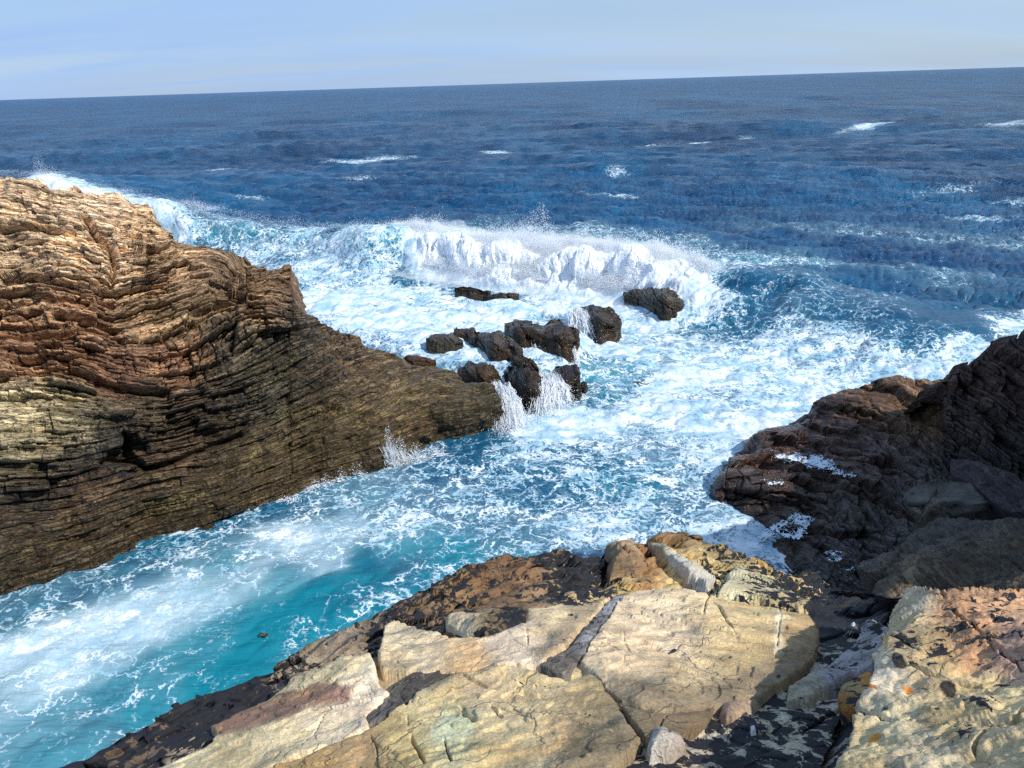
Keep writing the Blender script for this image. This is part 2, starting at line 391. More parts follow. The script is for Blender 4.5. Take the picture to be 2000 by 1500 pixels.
# crest of the breaking wave, and how high it stands
CREST = [(-250, 318, 1.5), (70, 338, 2.0), (200, 366, 2.2), (320, 392, 2.3), (420, 408, 1.9), (520, 428, 1.3), (640, 440, 1.2), (740, 436, 2.0), (810, 440, 1.75), (880, 452, 1.75),
         (960, 466, 1.7), (1050, 472, 1.7), (1140, 472, 1.85), (1200, 484, 1.75), (1280, 492, 1.75), (1350, 512, 1.6), (1430, 517, 1.5), (1520, 524, 1.45), (1610, 548, 1.25), (1720, 588, 1.), (1830, 624, .8), (1980, 640, .6), (2300, 640, .5)]
CA = np.array(CREST, float); CW = at(CA[:, 0], CA[:, 1], z=CA[:, 2])[:, :2]
# water thrown on to the reef stands higher than the channel
REEF = pl([(560, 560), (700, 545), (900, 560), (1050, 585), (1150, 595), (1160, 620), (1115, 640), (1128, 668), (1118, 698), (1060, 716), (1020, 712), (960, 712), (900, 708), (800, 700), (700, 655), (600, 610)], .7)
PHI0 = R(.045)
def build_sea():
    nr, nc = 1080, 1400
    phi = np.linspace(R(62), PHI0, nr-3); r = np.concatenate([H/np.tan(phi), [16000., 26000., 45000.]])
    th = np.linspace(R(-50), R(50), nc)
    TH, RR = np.meshgrid(th, r); x = (RR*np.sin(TH)).ravel(); y = (RR*np.cos(TH)).ravel(); rr = RR.ravel()
    X2 = np.c_[x, y]
    dr = np.gradient(r); DR = np.repeat(dr, nc)
    calm = sm(rr, 16, 45)                                  # the channel is sheltered
    fb = sm(DR, 60., 10.) if False else 1-sm(DR, 6, 26); fm = 1-sm(DR, 2.0, 8.); fs = 1-sm(DR, .3, 1.4)
    h1, ax, ay = samp(T_big, x, y, .06); h2, bx, by = samp(T_mid, x, y, -.22); h3, cx, cy = samp(T_sml, x, y, .35)
    A1 = .05+.42*calm; A2 = .03+.115*calm; A3 = .011+.045*calm
    z = A1*h1*fb+A2*h2*fm+A3*h3*fs
    dx = A1*ax*fb+1.15*(A2*bx*fm+A3*cx*fs); dy = A1*ay*fb+1.15*(A2*by*fm+A3*cy*fs)
    P0 = np.c_[x, y, np.zeros_like(x)]
    near = rr < 90
    # the breaker
    d, par, side = np.full(len(x), 99.), np.zeros(len(x)), np.zeros(len(x))
    q = near; d[q], par[q], side[q] = polydist(X2[q], CW)
    caz = np.arctan2(CW[:, 0], CW[:, 1]); crr = np.hypot(CW[:, 0], CW[:, 1]); o_ = np.argsort(caz)
    front = rr < np.interp(np.arctan2(x, y), caz[o_], crr[o_])   # towards the shore
    mk_ = par > 3; par = np.where(mk_, np.interp(np.arctan2(x, y), caz[o_], np.arange(len(CA))[o_]), par)
    wob = np.zeros(len(x)); wob[q] = fbm(P0[q], .35, 3, 5)*.5
    Aw = np.interp(par, np.arange(len(CA)), CA[:, 2]); Aw = Aw*(1+.16*np.sin(par*3.1+1)*np.sin(par*1.3))
    dd = np.where(front, d, -d)+wob
    foamy = np.interp(par, np.arange(len(CA)), [.9, .9, 1, .85, .45, .5, .4, .0, 1, 1, 1, 1, 1, 1, 1, .9, .1, .0, 0, 0, 0, 0, .4])
    wf = np.interp(par, np.arange(len(CA)), [2, 2, 2, 2.2, 2.6, 3, 3, 1.9, 1.7, 1.6, 1.6, 1.6, 1.6, 1.6, 1.8, 2.2, 3, 3.2, 3.4, 3.4, 3.4, 3.4, 3.4])
    prof = np.where(dd > 0, np.exp(-(dd/wf)**2*1.3), np.exp(-(dd/4.2)**2))
    hw = Aw*prof; hw = hw*np.where(d < 90, 1, 0)
    lean = np.exp(-((dd-.3)/1.3)**2)*Aw*.35                # crest pushed forward
    z = z*(1-.6*np.exp(-(dd/3)**2))+hw
    cd = np.array([.15, -1.]); dx += lean*cd[0]; dy += lean*cd[1]
    # churned lumps
    lump = np.zeros(len(x)); lm = q & (np.abs(dd) < 7)
    L3 = P0[lm].copy(); L3[:, 2] = hw[lm]
    body = np.exp(-((dd[lm]-1.)/2.0)**2)*foamy[lm]
    nn = sum(np.abs(pn(L3, .7*2.1**k_, 11+k_))*.66**k_ for k_ in range(6)); nn2 = pn(L3, .22, 3)
    lump[lm] = body*(nn*.26+nn2*.42-.10)
    z += lump
    dy[lm] -= body*nn*.25; dx[lm] += body*fbm(L3, .9, 3, 23)*.25
    # reef water
    s = np.full(len(x), -9.); q2 = (rr > 15) & (rr < 48); s[q2] = sdf(X2[q2], REEF)
    ws = np.zeros(len(x)); ws[q2] = fbm(P0[q2], .5, 3, 31)*.5
    reef = sm(s+ws*.4, -.7, .5); z += reef*.57+reef*np.where(q2, ws, 0)*.2
    # foam turbulence height everywhere
    pxs = None
    px, py = proj(np.c_[x, y, np.where(q, np.minimum(hw+reef*.6, 3), 0)])
    # ---- cover of foam, green water, milkiness: samples laid on the world plane
    SMP = FOAM
    A = np.array(SMP, float); up = (A[:, 2] > .5) & (A[:, 1] < 900) & (A[:, 0] > 1100); A[up, 2] += .02; up = (A[:, 2] > .3) & (A[:, 1] > 840) & (A[:, 0] > 600); A[up, 2] += .02
    W = w2(A[:, 0], A[:, 1], 0.)
    def lp(v): rr_ = np.hypot(v[:, 0], v[:, 1]); return np.c_[np.arctan2(v[:, 0], v[:, 1]), np.log(rr_)*.85]
    far_ = np.clip((np.log(rr)-math.log(28.))/(math.log(1500.)-math.log(28.)), 0, 1)
    vals = np.zeros((len(x), 3)); q3 = rr < 70
    wx = fbm(P0[q3], .4, 4, 41)*.03; wy = fbm(P0[q3], .4, 4, 47)*.03
    vals[q3] = blend(lp(W), A[:, 2:5], lp(X2[q3])+np.c_[wx, wy], np.maximum(A[:, 5]/1502*.75, .022))
    k = sm(rr, 48, 62)[:, None]; vals = vals*(1-k)
    D, T, Mk = vals.T
    Mk = np.maximum(Mk, .62*sm(D, .58, .9))
    # the breaker itself
    bb = np.exp(-((dd-.9)/2.1)**4)*foamy
    D = np.maximum(D, bb*1.15); T = np.maximum(T, .8*bb)
    face = np.exp(-((dd-1.1)/1.5)**2)*np.where(q, 1, 0)
    T = np.maximum(T, face*np.where(par < 15.2, .8, .3))
    # thin veil of foam streaks trailing behind the crest
    D = np.maximum(D, .36*np.exp(-((dd+1.2)/1.6)**2)*(foamy > .3))
    D = D+.18*reef*(D > .2)
    # old foam streaks and whitecaps out at sea
    D = np.maximum(D, 0*np.where((h1 > 1.1) & (rr > 30), .16+.09*(h1-1.1), 0)*fb)
    P0s = P0*np.array([.35, 1, 1])
    cn = np.clip(1.02+.5*fbm(np.c_[x*.12, y*.05, 0*x], 1., 3, 301), .4, 1.25)
    for (cx_, cy_, lx, ly, am, sl_) in CAPS:
        a_, b_ = px-cx_, py-cy_; b_ = b_-sl_*a_
        g = np.exp(-(a_/lx)**2-(b_/(ly*.75))**2); D = np.maximum(D, am*g*cn)
    rip = np.clip(D, 0, 1)*np.where(rr < 70, 1, 0)
    qq = rip > .05
    z[qq] += (rip[qq]*(np.abs(fbm(P0[qq], .8, 4, 61, .5))*.15-.04)*np.where(rr[qq] < 17, .45, 1))
    V = np.c_[x+dx, y+dy, z]; V[-3*nc:, 2] = 0
    o = mesh('sea', V, gridf(nr, nc)[:, ::-1], M_SEA, foam=D, teal=T, milk=Mk, far=far_)
    tag(o, 'blue Atlantic sea with foam-webbed turquoise water between the rocks', 'sea', kind='structure')
    return o
# px, py, foam, green, milk, radius
FOAM = [(x_, y_, 0, .0, 0, 60) for x_ in (-100, 200, 500, 800, 1100, 1400, 1700, 2000) for y_ in (250, 330)]
FOAM += [(500, 385, 0.05, 0, 0, 40), (700, 395, 0, 0, 0, 50), (900, 410, 0, 0, 0, 40), (1100, 420, 0, 0, 0, 40), (1300, 430, 0, 0, 0, 50), (1500, 460, 0, 0, 0, 40), (1700, 480, 0, 0, 0, 50), (1900, 500, 0.05, 0, 0, 50), (1800, 580, 0.08, 0.2, 0, 40), (1700, 550, 0.05, 0.15, 0, 30), (1980, 570, 0.1, 0.3, 0, 40),
 (100, 345, 0.9, 0.5, 0, 20), (200, 375, 1, 0.7, 0, 20), (300, 400, 0.85, 0.9, 0, 20), (400, 425, 0.5, 1, 0.2, 22), (450, 455, 0.6, 0.9, 0.2, 22), (380, 465, 0.75, 0.8, 0, 22), (520, 440, 0.5, 0.8, 0.1, 22), (600, 450, 0.62, 0.7, 0, 22), (680, 450, 0.6, 0.8, 0, 20), (740, 475, 0.12, 0.95, 0, 16), (770, 455, 0.1, 0.95, 0, 14), (700, 500, 0.7, 0.6, 0, 22), (600, 480, 0.66, 0.7, 0, 22), (500, 490, 0.67, 0.6, 0, 25),
 (600, 530, 0.72, 0.4, 0, 30), (700, 540, 0.72, 0.4, 0, 30), (760, 520, 0.6, 0.7, 0, 20), (800, 570, 0.77, 0.2, 0, 30), (650, 600, 0.77, 0.2, 0, 30), (750, 640, 0.79, 0.1, 0, 30), (850, 610, 0.62, 0, 0, 25), (920, 590, 0.5, 0, 0, 22), (950, 620, 0.66, 0, 0, 22), (1000, 600, 0.72, 0.2, 0, 25), (1080, 600, 0.95, 0.2, 0, 25), (1160, 580, 0.95, 0.3, 0, 20), (880, 680, 0.72, 0, 0, 25), (1000, 700, 0.77, 0.1, 0, 30), (930, 640, 0.67, 0, 0, 20),
 (1200, 680, 0.85, 0.3, 0, 30), (1200, 600, 0.9, 0.3, 0, 20), (1290, 620, 0.8, 0.4, 0, 22), (1360, 600, 0.75, 0.5, 0, 22), (1400, 560, 0.8, 0.8, 0.2, 22), (1440, 530, 0.55, 0.9, 0.1, 16), (1420, 640, 0.45, 0.5, 0, 25), (1300, 670, 0.72, 0.4, 0, 25),
 (1500, 560, 0.36, 0.35, 0, 22), (1480, 600, 0.35, 0.3, 0, 22), (1560, 590, 0.34, 0.3, 0, 25), (1620, 600, 0.35, 0.3, 0, 20), (1570, 545, 0.25, 0.3, 0, 16), (1660, 640, 0.42, 0.35, 0, 25), (1720, 650, 0.3, 0.35, 0, 25), (1780, 680, 0.35, 0.45, 0, 22), (1850, 660, 0.12, 0.4, 0, 25), (1850, 630, 0.1, 0.3, 0, 25), (1930, 620, 0.15, 0.4, 0, 25), (1960, 655, 0.75, 0.5, 0.1, 20), (2000, 640, 0.8, 0.5, 0, 20), (2060, 650, 0.8, 0.4, 0, 30), (1860, 705, 0.75, 0.5, 0, 16), (1800, 715, 0.72, 0.6, 0, 20),
 (1560, 680, 0.68, 0.6, 0.1, 30), (1650, 700, 0.66, 0.7, 0.1, 30), (1480, 700, 0.78, 0.5, 0.1, 30), (1720, 725, 0.75, 0.6, 0.1, 25), (1600, 750, 0.75, 0.7, 0.1, 30), (1500, 780, 0.72, 0.7, 0.1, 30), (1400, 720, 0.82, 0.4, 0.1, 30), (1300, 740, 0.85, 0.3, 0, 30), (1210, 740, 0.55, 0.9, 0.1, 20), (1180, 770, 0.5, 0.8, 0, 18), (1240, 790, 0.82, 0.3, 0, 25), (1560, 790, 0.8, 0.7, 0.2, 25), (1450, 840, 0.8, 0.6, 0.25, 25),
 (1350, 820, 0.78, 0.4, 0.1, 30), (1130, 830, 0.85, 0.3, 0.3, 30), (1050, 840, 0.9, 0.2, 0.4, 25), (1200, 860, 0.66, 0.5, 0.05, 30), (1300, 890, 0.64, 0.6, 0.05, 30), (1400, 880, 0.72, 0.6, 0.15, 25), (1000, 880, 0.6, 0.5, 0, 25), (1100, 900, 0.58, 0.5, 0, 30), (1200, 940, 0.52, 0.6, 0, 30), (1320, 960, 0.6, 0.6, 0.05, 30), (1400, 960, 0.66, 0.6, 0.1, 25), (1000, 940, 0.5, 0.5, 0, 25), (1060, 960, 0.42, 0.5, 0, 22), (920, 900, 0.46, 0.4, 0, 22), (940, 870, 0.3, 0.3, 0, 16), (870, 900, 0.5, 0.4, 0, 18), (1450, 1000, 0.74, 0.3, 0, 25), (1480, 1050, 0.78, 0.2, 0, 25), (1400, 1040, 0.72, 0.4, 0, 25), (1250, 1020, 0.62, 0.5, 0.05, 30), (1150, 1030, 0.64, 0.5, 0.15, 30), (1550, 1060, 0.7, 0.2, 0, 25),
 (800, 960, 0.55, 0.5, 0.15, 25), (880, 980, 0.5, 0.5, 0.1, 25), (720, 980, 0.55, 0.6, 0.2, 22), (640, 985, 0.45, 0.6, 0.1, 18), (560, 1000, 0.42, 0.6, 0, 18), (660, 1030, 0.55, 0.7, 0.56, 25), (760, 1040, 0.6, 0.8, 0.18, 25), (560, 1060, 0.63, 0.7, 1.04, 26), (600, 1100, 0.55, 0.9, 0.65, 22), (480, 1090, 0.55, 0.8, 0.65, 22), (900, 1040, 0.48, 0.7, 0.1, 25), (1000, 1030, 0.5, 0.6, 0.1, 25), (1080, 1060, 0.55, 0.6, 0.1, 22), (960, 1080, 0.52, 0.7, 0.1, 20), (860, 1100, 0.4, 0.9, 0, 25), (780, 1100, 0.3, 1, 0.05, 22), (700, 1130, 0.2, 1, 0, 22), (800, 1150, 0.48, 0.9, 0, 22), (720, 1180, 0.5, 0.9, 0, 20), (640, 1180, 0.25, 1, 0, 25), (560, 1150, 0.3, 1, 0.15, 20),
 (400, 1050, 0.45, 0.65, 0, 18), (300, 1090, 0.48, 0.65, 0, 20), (400, 1120, 0.5, 0.8, 0.2, 22), (250, 1140, 0.5, 0.7, 0.1, 20), (150, 1170, 0.45, 0.65, 0.1, 20), (40, 1210, 0.48, 0.7, 0.1, 22), (450, 1160, 0.48, 0.9, 0.65, 18), (380, 1190, 0.55, 0.8, 1.04, 20), (300, 1200, 0.55, 0.8, 0.83, 22), (300, 1240, 0.61, 0.8, 1.15, 22), (200, 1250, 0.63, 0.8, 1.15, 25), (100, 1260, 0.65, 0.8, 1.15, 25), (0, 1290, 0.63, 0.8, 1.15, 30), (100, 1320, 0.61, 0.8, 1.04, 25), (200, 1300, 0.53, 0.9, 0.65, 22), (0, 1370, 0.48, 0.9, 0.49, 30),
 (480, 1220, 0.25, 1, 0.05, 22), (550, 1230, 0.2, 1, 0, 25), (400, 1270, 0.3, 1, 0.05, 25), (300, 1320, 0.4, 1, 0.1, 22), (200, 1370, 0.5, 0.9, 0.07, 25), (100, 1420, 0.4, 0.9, 0.2, 30), (0, 1460, 0.45, 0.9, 0.2, 30), (300, 1380, 0.35, 1, 0.05, 22), (500, 1290, 0.22, 1, 0, 22), (420, 1320, 0.3, 1, 0, 20), (650, 1230, 0.4, 1, 0, 18), (100, 1500, 0.3, 1, 0.1, 40), (-150, 1400, 0.55, 0.9, 0.1, 60), (-150, 1600, 0.4, 0.9, 0.2, 80), (300, 1600, 0.4, 0.9, 0.2, 90), (-200, 1250, 0.55, 0.8, 0.1, 60)]
# cx, cy, half length, half height, cover, slope
CAPS = [(730, 301, 95, 5, 0.89, -.05), (690, 306, 60, 4, 0.74, 0), (968, 290, 45, 3, 0.74, 0), (1700, 248, 85, 4.5, 0.99, -.1), (1745, 243, 40, 5, 1.04, -.1), (1290, 275, 90, 8, 0.59, -.05), (1370, 272, 30, 6, 0.76, 0), (1840, 365, 100, 12, 0.56, -.1), (1990, 385, 60, 12, 0.59, 0), (1970, 250, 60, 5, 0.64, 0), (720, 362, 70, 3, 0.59, 0), (480, 390, 60, 6, 0.54, .05), (1200, 345, 34, 8, 0.49, 0), (1460, 262, 25, 4, 0.64, 0), (1160, 310, 60, 5, 0.54, 0), (430, 330, 60, 4, 0.49, -.1), (1900, 420, 90, 10, 0.52, 0), (1560, 500, 60, 10, 0.44, .2), (1350, 500, 50, 8, 0.64, .1), (1180, 465, 25, 8, 0.69, .0), (1990, 225, 30, 2, 0.64, 0), (1650, 330, 60, 5, 0.52, 0), (1200, 385, 70, 5, 0.47, 0)]
build_sea()

# ------------------------------------------------------------------ rock masses
def curve(pts, x):
    a = np.array(pts, float); return np.interp(x, a[:, 0], a[:, 1])
def depth_fn(ctrl):
    """ctrl rows: (px, py, 'z'|'y', value) -> inverse forward distance spline"""
    xy = []; v = []
    for (x, y, k, val) in ctrl:
        p = at([x], [y], **({'z': val} if k == 'z' else {'Y': val}))[0]
        xy.append((x, y)); v.append(1/p[1])
    return xy, v
def strata(P, n, bed, s, amp, seed=0, T=(.36, .15), length=.75):
    """ledges: blocks of each bed stand out by different amounts, with grooves between"""
    out = np.zeros(len(P), f32)
    for i, t in enumerate(T):
        b = bed+.25*t*pn(P, .8, seed+i*5)+.12*t*pn(P, 5., seed+i*5+1)
        b = b+t*.9*pn(np.c_[b*.0, b*.9/t, b*0], .37, seed+9+i)       # uneven bed thickness
        k = np.floor(b/t); f = (b/t-k).astype(f32)
        L = length*(.35+1.1*hsh(k, seed+i))*(1 if i == 0 else .5)
        ss_ = s+.18*pn(P, 2.3, seed+20+i)+hsh(k, 3.3)*7
        j = np.floor(ss_/L); g = ss_/L-j
        p = hsh(k, j, seed+2.)-.5
        edge = np.minimum(f, 1-f)*t; eg = np.minimum(g, 1-g)*L
        gr = np.exp(-(edge/(.022+.012*i*0))**2)
        gs = np.exp(-(eg/.018)**2)*.6
        gate = sm(pn(P, .55, seed+30+i), -.35, .25)
        slope = (.5-f)*.35                                            # overhanging nose
        out += amp*t*(1.05*p+slope*.8-(.55*gr+.35*gs)*gate)*(1.3 if i == 0 else 1.1)
    return out
def relief(name, mat, xs, top, bot, ctrl, nr, cols, crad, bed=None, back=3., drop=2.2, disp=None, wetz=None, lich=0., wets=None, lichs=None, moss=0., colwarp=10., topn=.5, fr_under=1.2, cgain=1.):
    """a rock mass: front surface from its foot to its skyline, then over and down the back"""
    nc = len(xs); v = np.linspace(0, 1, nr)[:, None]; X = np.broadcast_to(xs[None], (nr, nc))
    yt = curve(top, xs)[None]; yb = curve(bot, xs)[None]; Yp = yb+(yt-yb)*v
    xy, iv = depth_fn(ctrl); Q = np.c_[X.ravel(), Yp.ravel()]
    inv_ = tps(xy, iv, Q); Pw = at(Q[:, 0], Q[:, 1], Y=1/np.maximum(inv_, 1e-3)).reshape(nr, nc, 3)
    # foot carried below the water, back carried over and down
    foot = []
    for d in (1., .6, .25): foot.append(Pw[0]+np.array([0, -.25*d*fr_under, -fr_under*d]))
    nb = 44; rows = []
    h = np.maximum(Pw[-1][:, 2]+1.2, .3)
    for i in range(1, nb+1):
        t = i/nb; off = back*t; dz = -h*(1-(1-t)**1.0)*(t*.45+.55)
        q = Pw[-1].copy(); q[:, 1] += off; q[:, 0] += off*q[:, 0]/np.maximum(q[:, 1], 4)*.3; q[:, 2] += dz; rows.append(q)
    P = np.concatenate([np.array(foot), Pw, np.array(rows)], 0); n_f = 3
    full = P.shape[0]; Qx = np.concatenate([np.repeat(X[:1], n_f, 0), X, np.repeat(X[-1:], nb, 0)], 0)
    Qy = np.concatenate([np.repeat(Yp[:1], n_f, 0), Yp, np.repeat(Yp[-1:], nb, 0)-np.arange(1, nb+1)[:, None]*3.], 0)
    Q = np.c_[Qx.ravel(), Qy.ravel()]
    N = gnormals(P); N = N*np.where((N[..., 1:2]*-1+N[..., 2:3]).mean() < 0, -1, 1)
    Pf = P.reshape(-1, 3); Nf = N.reshape(-1, 3)
    b = tps([c[:2] for c in bed], [c[2] for c in bed], Q) if bed else Pf[:, 2]+.25*Pf[:, 0]
    sfront = np.cumsum(np.linalg.norm(np.diff(P[n_f+nr//2], axis=0, prepend=P[n_f+nr//2][:1]), axis=1))
    s = np.broadcast_to(sfront[None], (full, nc)).ravel()
    Nd = Nf*.5+np.array([.25, -.62, .30])
    Nd[(Qy < yt-.5).ravel()] = Nf[(Qy < yt-.5).ravel()]*.6
    Pn = Pf+Nd*disp(Pf, Nf, b, s, Q)[:, None] if disp else Pf
    wq = Q+np.c_[fbm(Pf, 1.6, 4, 71), fbm(Pf, 1.6, 4, 77)]*colwarp
    C = blend([c[:2] for c in cols], [hexc(c[2])*cgain for c in cols], wq, crad)
    wet = blend([c[:2] for c in wets], [c[2] for c in wets], wq, crad)[:, 0] if wets else np.zeros(len(Pf), f32)
    if wetz is not None: wet = np.maximum(wet, 1-sm(Pn[:, 2]+.25*pn(Pf, 1., 7), wetz*.5, wetz))
    li = blend([c[:2] for c in lichs], [c[2] for c in lichs], wq, crad)[:, 0] if lichs else np.full(len(Pf), lich, f32)
    o = mesh(name, Pn, gridf(full, nc), mat, col=C, wet=wet, lich=li, bed=b, moss=np.full(len(Pf), moss, f32) if np.isscalar(moss) else moss(Q, Pf))
    return o

# ---- left headland
HB = [(-320, 1330), (0, 1192), (60, 1170), (130, 1140), (220, 1100), (300, 1065), (400, 1030), (480, 1000), (560, 970), (640, 945), (720, 920), (800, 895), (850, 872), (940, 850), (975, 832), (990, 822), (1004, 812)]
HT = [(-320, 330), (-60, 336), (0, 342), (40, 352), (88, 356), (97, 371), (150, 365), (172, 384), (235, 386), (285, 405), (300, 430), (330, 446), (345, 464), (380, 479), (430, 487), (480, 500), (492, 515), (520, 527), (546, 521), (567, 515), (571, 592), (585, 612), (640, 636), (655, 646), (700, 660), (714, 674), (780, 700), (800, 712), (850, 714), (895, 730), (905, 750), (955, 757), (972, 782), (984, 806), (1004, 808)]
hc = [(x, y, 'z', 0.) for x, y in HB]
hc += [(-320, 330, 'y', 15.5), (-320, 900, 'y', 11.2)]+[(a, b, 'y', c) for a, b, c in [(0, 345, 17.5), (0, 520, 16.4), (0, 700, 14.8), (0, 870, 13.4), (0, 1000, 12.7), (150, 366, 18), (130, 440, 17.2), (130, 550, 16.3), (130, 700, 15.1), (130, 870, 14.0), (285, 406, 19), (300, 500, 17.9), (300, 600, 17.1), (300, 750, 16), (300, 900, 15.0), (380, 480, 19.2), (450, 600, 18.0), (450, 720, 17.1), (450, 850, 16.2), (485, 503, 19.6), (540, 650, 18.3), (540, 760, 17.4), (580, 620, 18.9), (567, 520, 20.0)]]
hc += [(620, 700, 'z', 2.35), (600, 850, 'z', 1.1), (640, 800, 'z', 1.45), (620, 700, 'z', 2.35), (645, 645, 'z', 2.5), (700, 665, 'z', 2.0), (700, 740, 'z', 1.6), (760, 800, 'z', 1.25), (800, 715, 'z', 1.35), (850, 760, 'z', 1.15), (900, 740, 'z', 1.0), (900, 800, 'z', .85), (960, 765, 'z', .9), (975, 800, 'z', .6)]
bedp = []
for line, val in [([(0, 400), (170, 430), (300, 460), (480, 520)], 7.1), ([(0, 480), (100, 475), (180, 485), (250, 505), (330, 500), (450, 512), (560, 530)], 6.2), ([(0, 590), (70, 580), (140, 580), (217, 592), (280, 573), (350, 562), (430, 556), (520, 560)], 5.), ([(0, 650), (70, 653), (122, 646), (168, 638), (210, 651), (252, 653), (315, 636), (385, 612), (480, 592), (565, 600)], 4.25),
                  ([(0, 727), (105, 723), (175, 737), (245, 758), (315, 765), (385, 751), (455, 730), (525, 695), (600, 660)], 3.2), ([(0, 868), (105, 864), (196, 857), (262, 840), (400, 810), (550, 768), (640, 725), (720, 700)], 1.9),
                  ([(0, 1008), (140, 990), (280, 945), (420, 924), (525, 882), (700, 815), (850, 760), (960, 760)], .5), ([(x, y) for x, y in HB[1:-1:2]], -1.2), ([(-320, 1150)], .5), ([(-320, 600)], 5.)]:
    bedp += [(x, y, val) for x, y in line]
HCOL = [(20, 360, '#9c8468'), (100, 400, '#a58c70'), (200, 400, '#ab8f72'), (120, 470, '#a0876a'), (30, 480, '#8f7a60'), (250, 440, '#a68a6a'), (300, 480, '#937757'), (200, 520, '#9c8060'), (60, 560, '#977653'), (350, 520, '#86694a'), (450, 530, '#7d634a'), (540, 540, '#8a6a4c'),
        (60, 620, '#8c6038'), (150, 620, '#99683c'), (30, 700, '#8a5e3c'), (150, 700, '#85582f'), (260, 640, '#8c6a42'), (350, 620, '#84683f'), (420, 600, '#7c6441'), (480, 600, '#966c44'), (520, 600, '#8c6844'), (230, 720, '#8a5a3e'), (330, 720, '#94603a'), (380, 700, '#8a6038'), (480, 660, '#7d6a48'), (300, 780, '#5c503a'), (400, 770, '#504636'),
        (440, 700, '#4a4640'), (540, 660, '#4f4a3e'), (600, 620, '#57493a'), (600, 680, '#453f36'), (520, 760, '#4b4940'), (640, 740, '#4f4530'), (700, 700, '#6b5228'), (660, 660, '#755a38'), (760, 740, '#62502b'), (850, 740, '#62502f'), (900, 780, '#54452a'), (960, 800, '#42371f'), (760, 810, '#6a5022'), (800, 840, '#5a4626'), (900, 840, '#3f351f'), (700, 860, '#57451f'), (620, 820, '#54451f'),
        (40, 790, '#a79d74'), (100, 800, '#a79b70'), (30, 850, '#9f9870'), (100, 850, '#8c8058'), (160, 820, '#7c7250'), (0, 900, '#6f6a50'), (120, 900, '#4a443a'), (220, 860, '#3c3a34'), (330, 850, '#453a2c'), (260, 900, '#4d3f2e'), (330, 890, '#7a5a32'), (450, 850, '#4e3f24'),
        (60, 960, '#433b30'), (150, 960, '#5f4424'), (250, 960, '#584326'), (400, 920, '#5a4728'), (520, 880, '#5c4a26'), (560, 930, '#5e4828'), (640, 920, '#503d20'), (60, 1050, '#54432a'), (200, 1050, '#54402a'), (320, 1020, '#54411f'), (60, 1130, '#4a3a24'), (0, 1180, '#453622'), (400, 1010, '#4a3a20'), (740, 900, '#44381f')]
HWET = [(100, 450, 0), (300, 550, 0), (100, 700, 0), (400, 650, .1), (500, 600, .1), (100, 820, 0), (250, 820, .25), (100, 930, .45), (300, 900, .4), (500, 760, .55), (600, 660, .5), (560, 850, .55), (300, 980, .55), (100, 1080, .6), (700, 700, .6), (800, 800, .75), (900, 780, .8), (960, 810, 1), (450, 970, .75), (700, 880, .8)]
CRK = [[(-50, 592), (0, 588), (70, 580), (130, 578), (190, 590), (220, 596)], [(-50, 655), (60, 655), (120, 648), (165, 640), (215, 655), (240, 668)], [(60, 725), (120, 724), (190, 742), (250, 760), (320, 768)], [(245, 845), (262, 860), (250, 895), (285, 915), (330, 905), (380, 885), (470, 850)], [(380, 612), (430, 596), (470, 590)], [(0, 540), (90, 545), (200, 560)], [(110, 620), (180, 628), (225, 645)], [(200, 905), (255, 900)], [(0, 445), (70, 440), (140, 455)], [(165, 425), (190, 460), (215, 480), (222, 520), (215, 560)]]
def head_disp(P, N, b, s, Q):
    top_ = sm(curve(HT, Q[:, 0])+120-Q[:, 1], 0, 110)
    zone = .42+.68*sm(-Q[:, 1]-.25*Q[:, 0]+0, -1050, -860)
    low = sm(Q[:, 0], 560, 700)
    pale = np.exp(-((Q[:, 0]-50)/110)**2-((Q[:, 1]-820)/60)**2)
    a = zone*(1-.65*low)*(1-.6*pale)*(1-.8*top_)
    a = a*(.50+.75*sm(pn(P, .7, 141), -.35, .35))*(1-.35*sm(Q[:, 1]+.37*Q[:, 0], 980, 1080))
    d = strata(P, N, b, s, 1.25, 3, (.27, .12, .052), .7)*a
    d += fbm(P, .55, 3, 90)*.28+fbm(P, 2.6, 4, 95, .55)*.075+(np.abs(fbm(P, 1.2, 3, 99))-.3)*-.22
    for c in CRK:
        dd, _, _ = polydist(Q, c); d -= .38*np.exp(-(dd/5.5)**2)
    # notch block at mid height
    d -= .5*sm(sdf(Q, [(247, 845), (262, 850), (262, 880), (285, 912), (240, 905), (205, 900), (215, 880), (240, 878)]), -4, 7)
    return d
def head_moss(Q, P):
    m_ = np.zeros(len(Q), f32)
    for l in ([(530, 812), (580, 805), (620, 798), (655, 803), (700, 798)], [(495, 865), (498, 905)], [(490, 770), (540, 740), (580, 700)], [(700, 830), (760, 800), (800, 770)], [(280, 1000), (400, 960)]):
        d, _, _ = polydist(Q, l); m_ = np.maximum(m_, .9*np.exp(-(d/9)**2))
    m_ = np.maximum(m_, .35*np.exp(-((Q[:, 0]-520)/80)**2-((Q[:, 1]-730)/60)**2))
    m_ += .28*sm(Q[:, 1]-.0*Q[:, 0]+.37*Q[:, 0], 1000, 1120)
    return np.clip(m_, 0, 1)
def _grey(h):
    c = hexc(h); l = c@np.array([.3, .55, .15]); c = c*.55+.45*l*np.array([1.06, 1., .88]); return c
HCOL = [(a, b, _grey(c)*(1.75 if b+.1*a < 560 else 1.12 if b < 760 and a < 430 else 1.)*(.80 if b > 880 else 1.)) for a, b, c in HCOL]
hx = np.linspace(-320, 1004, 1150)
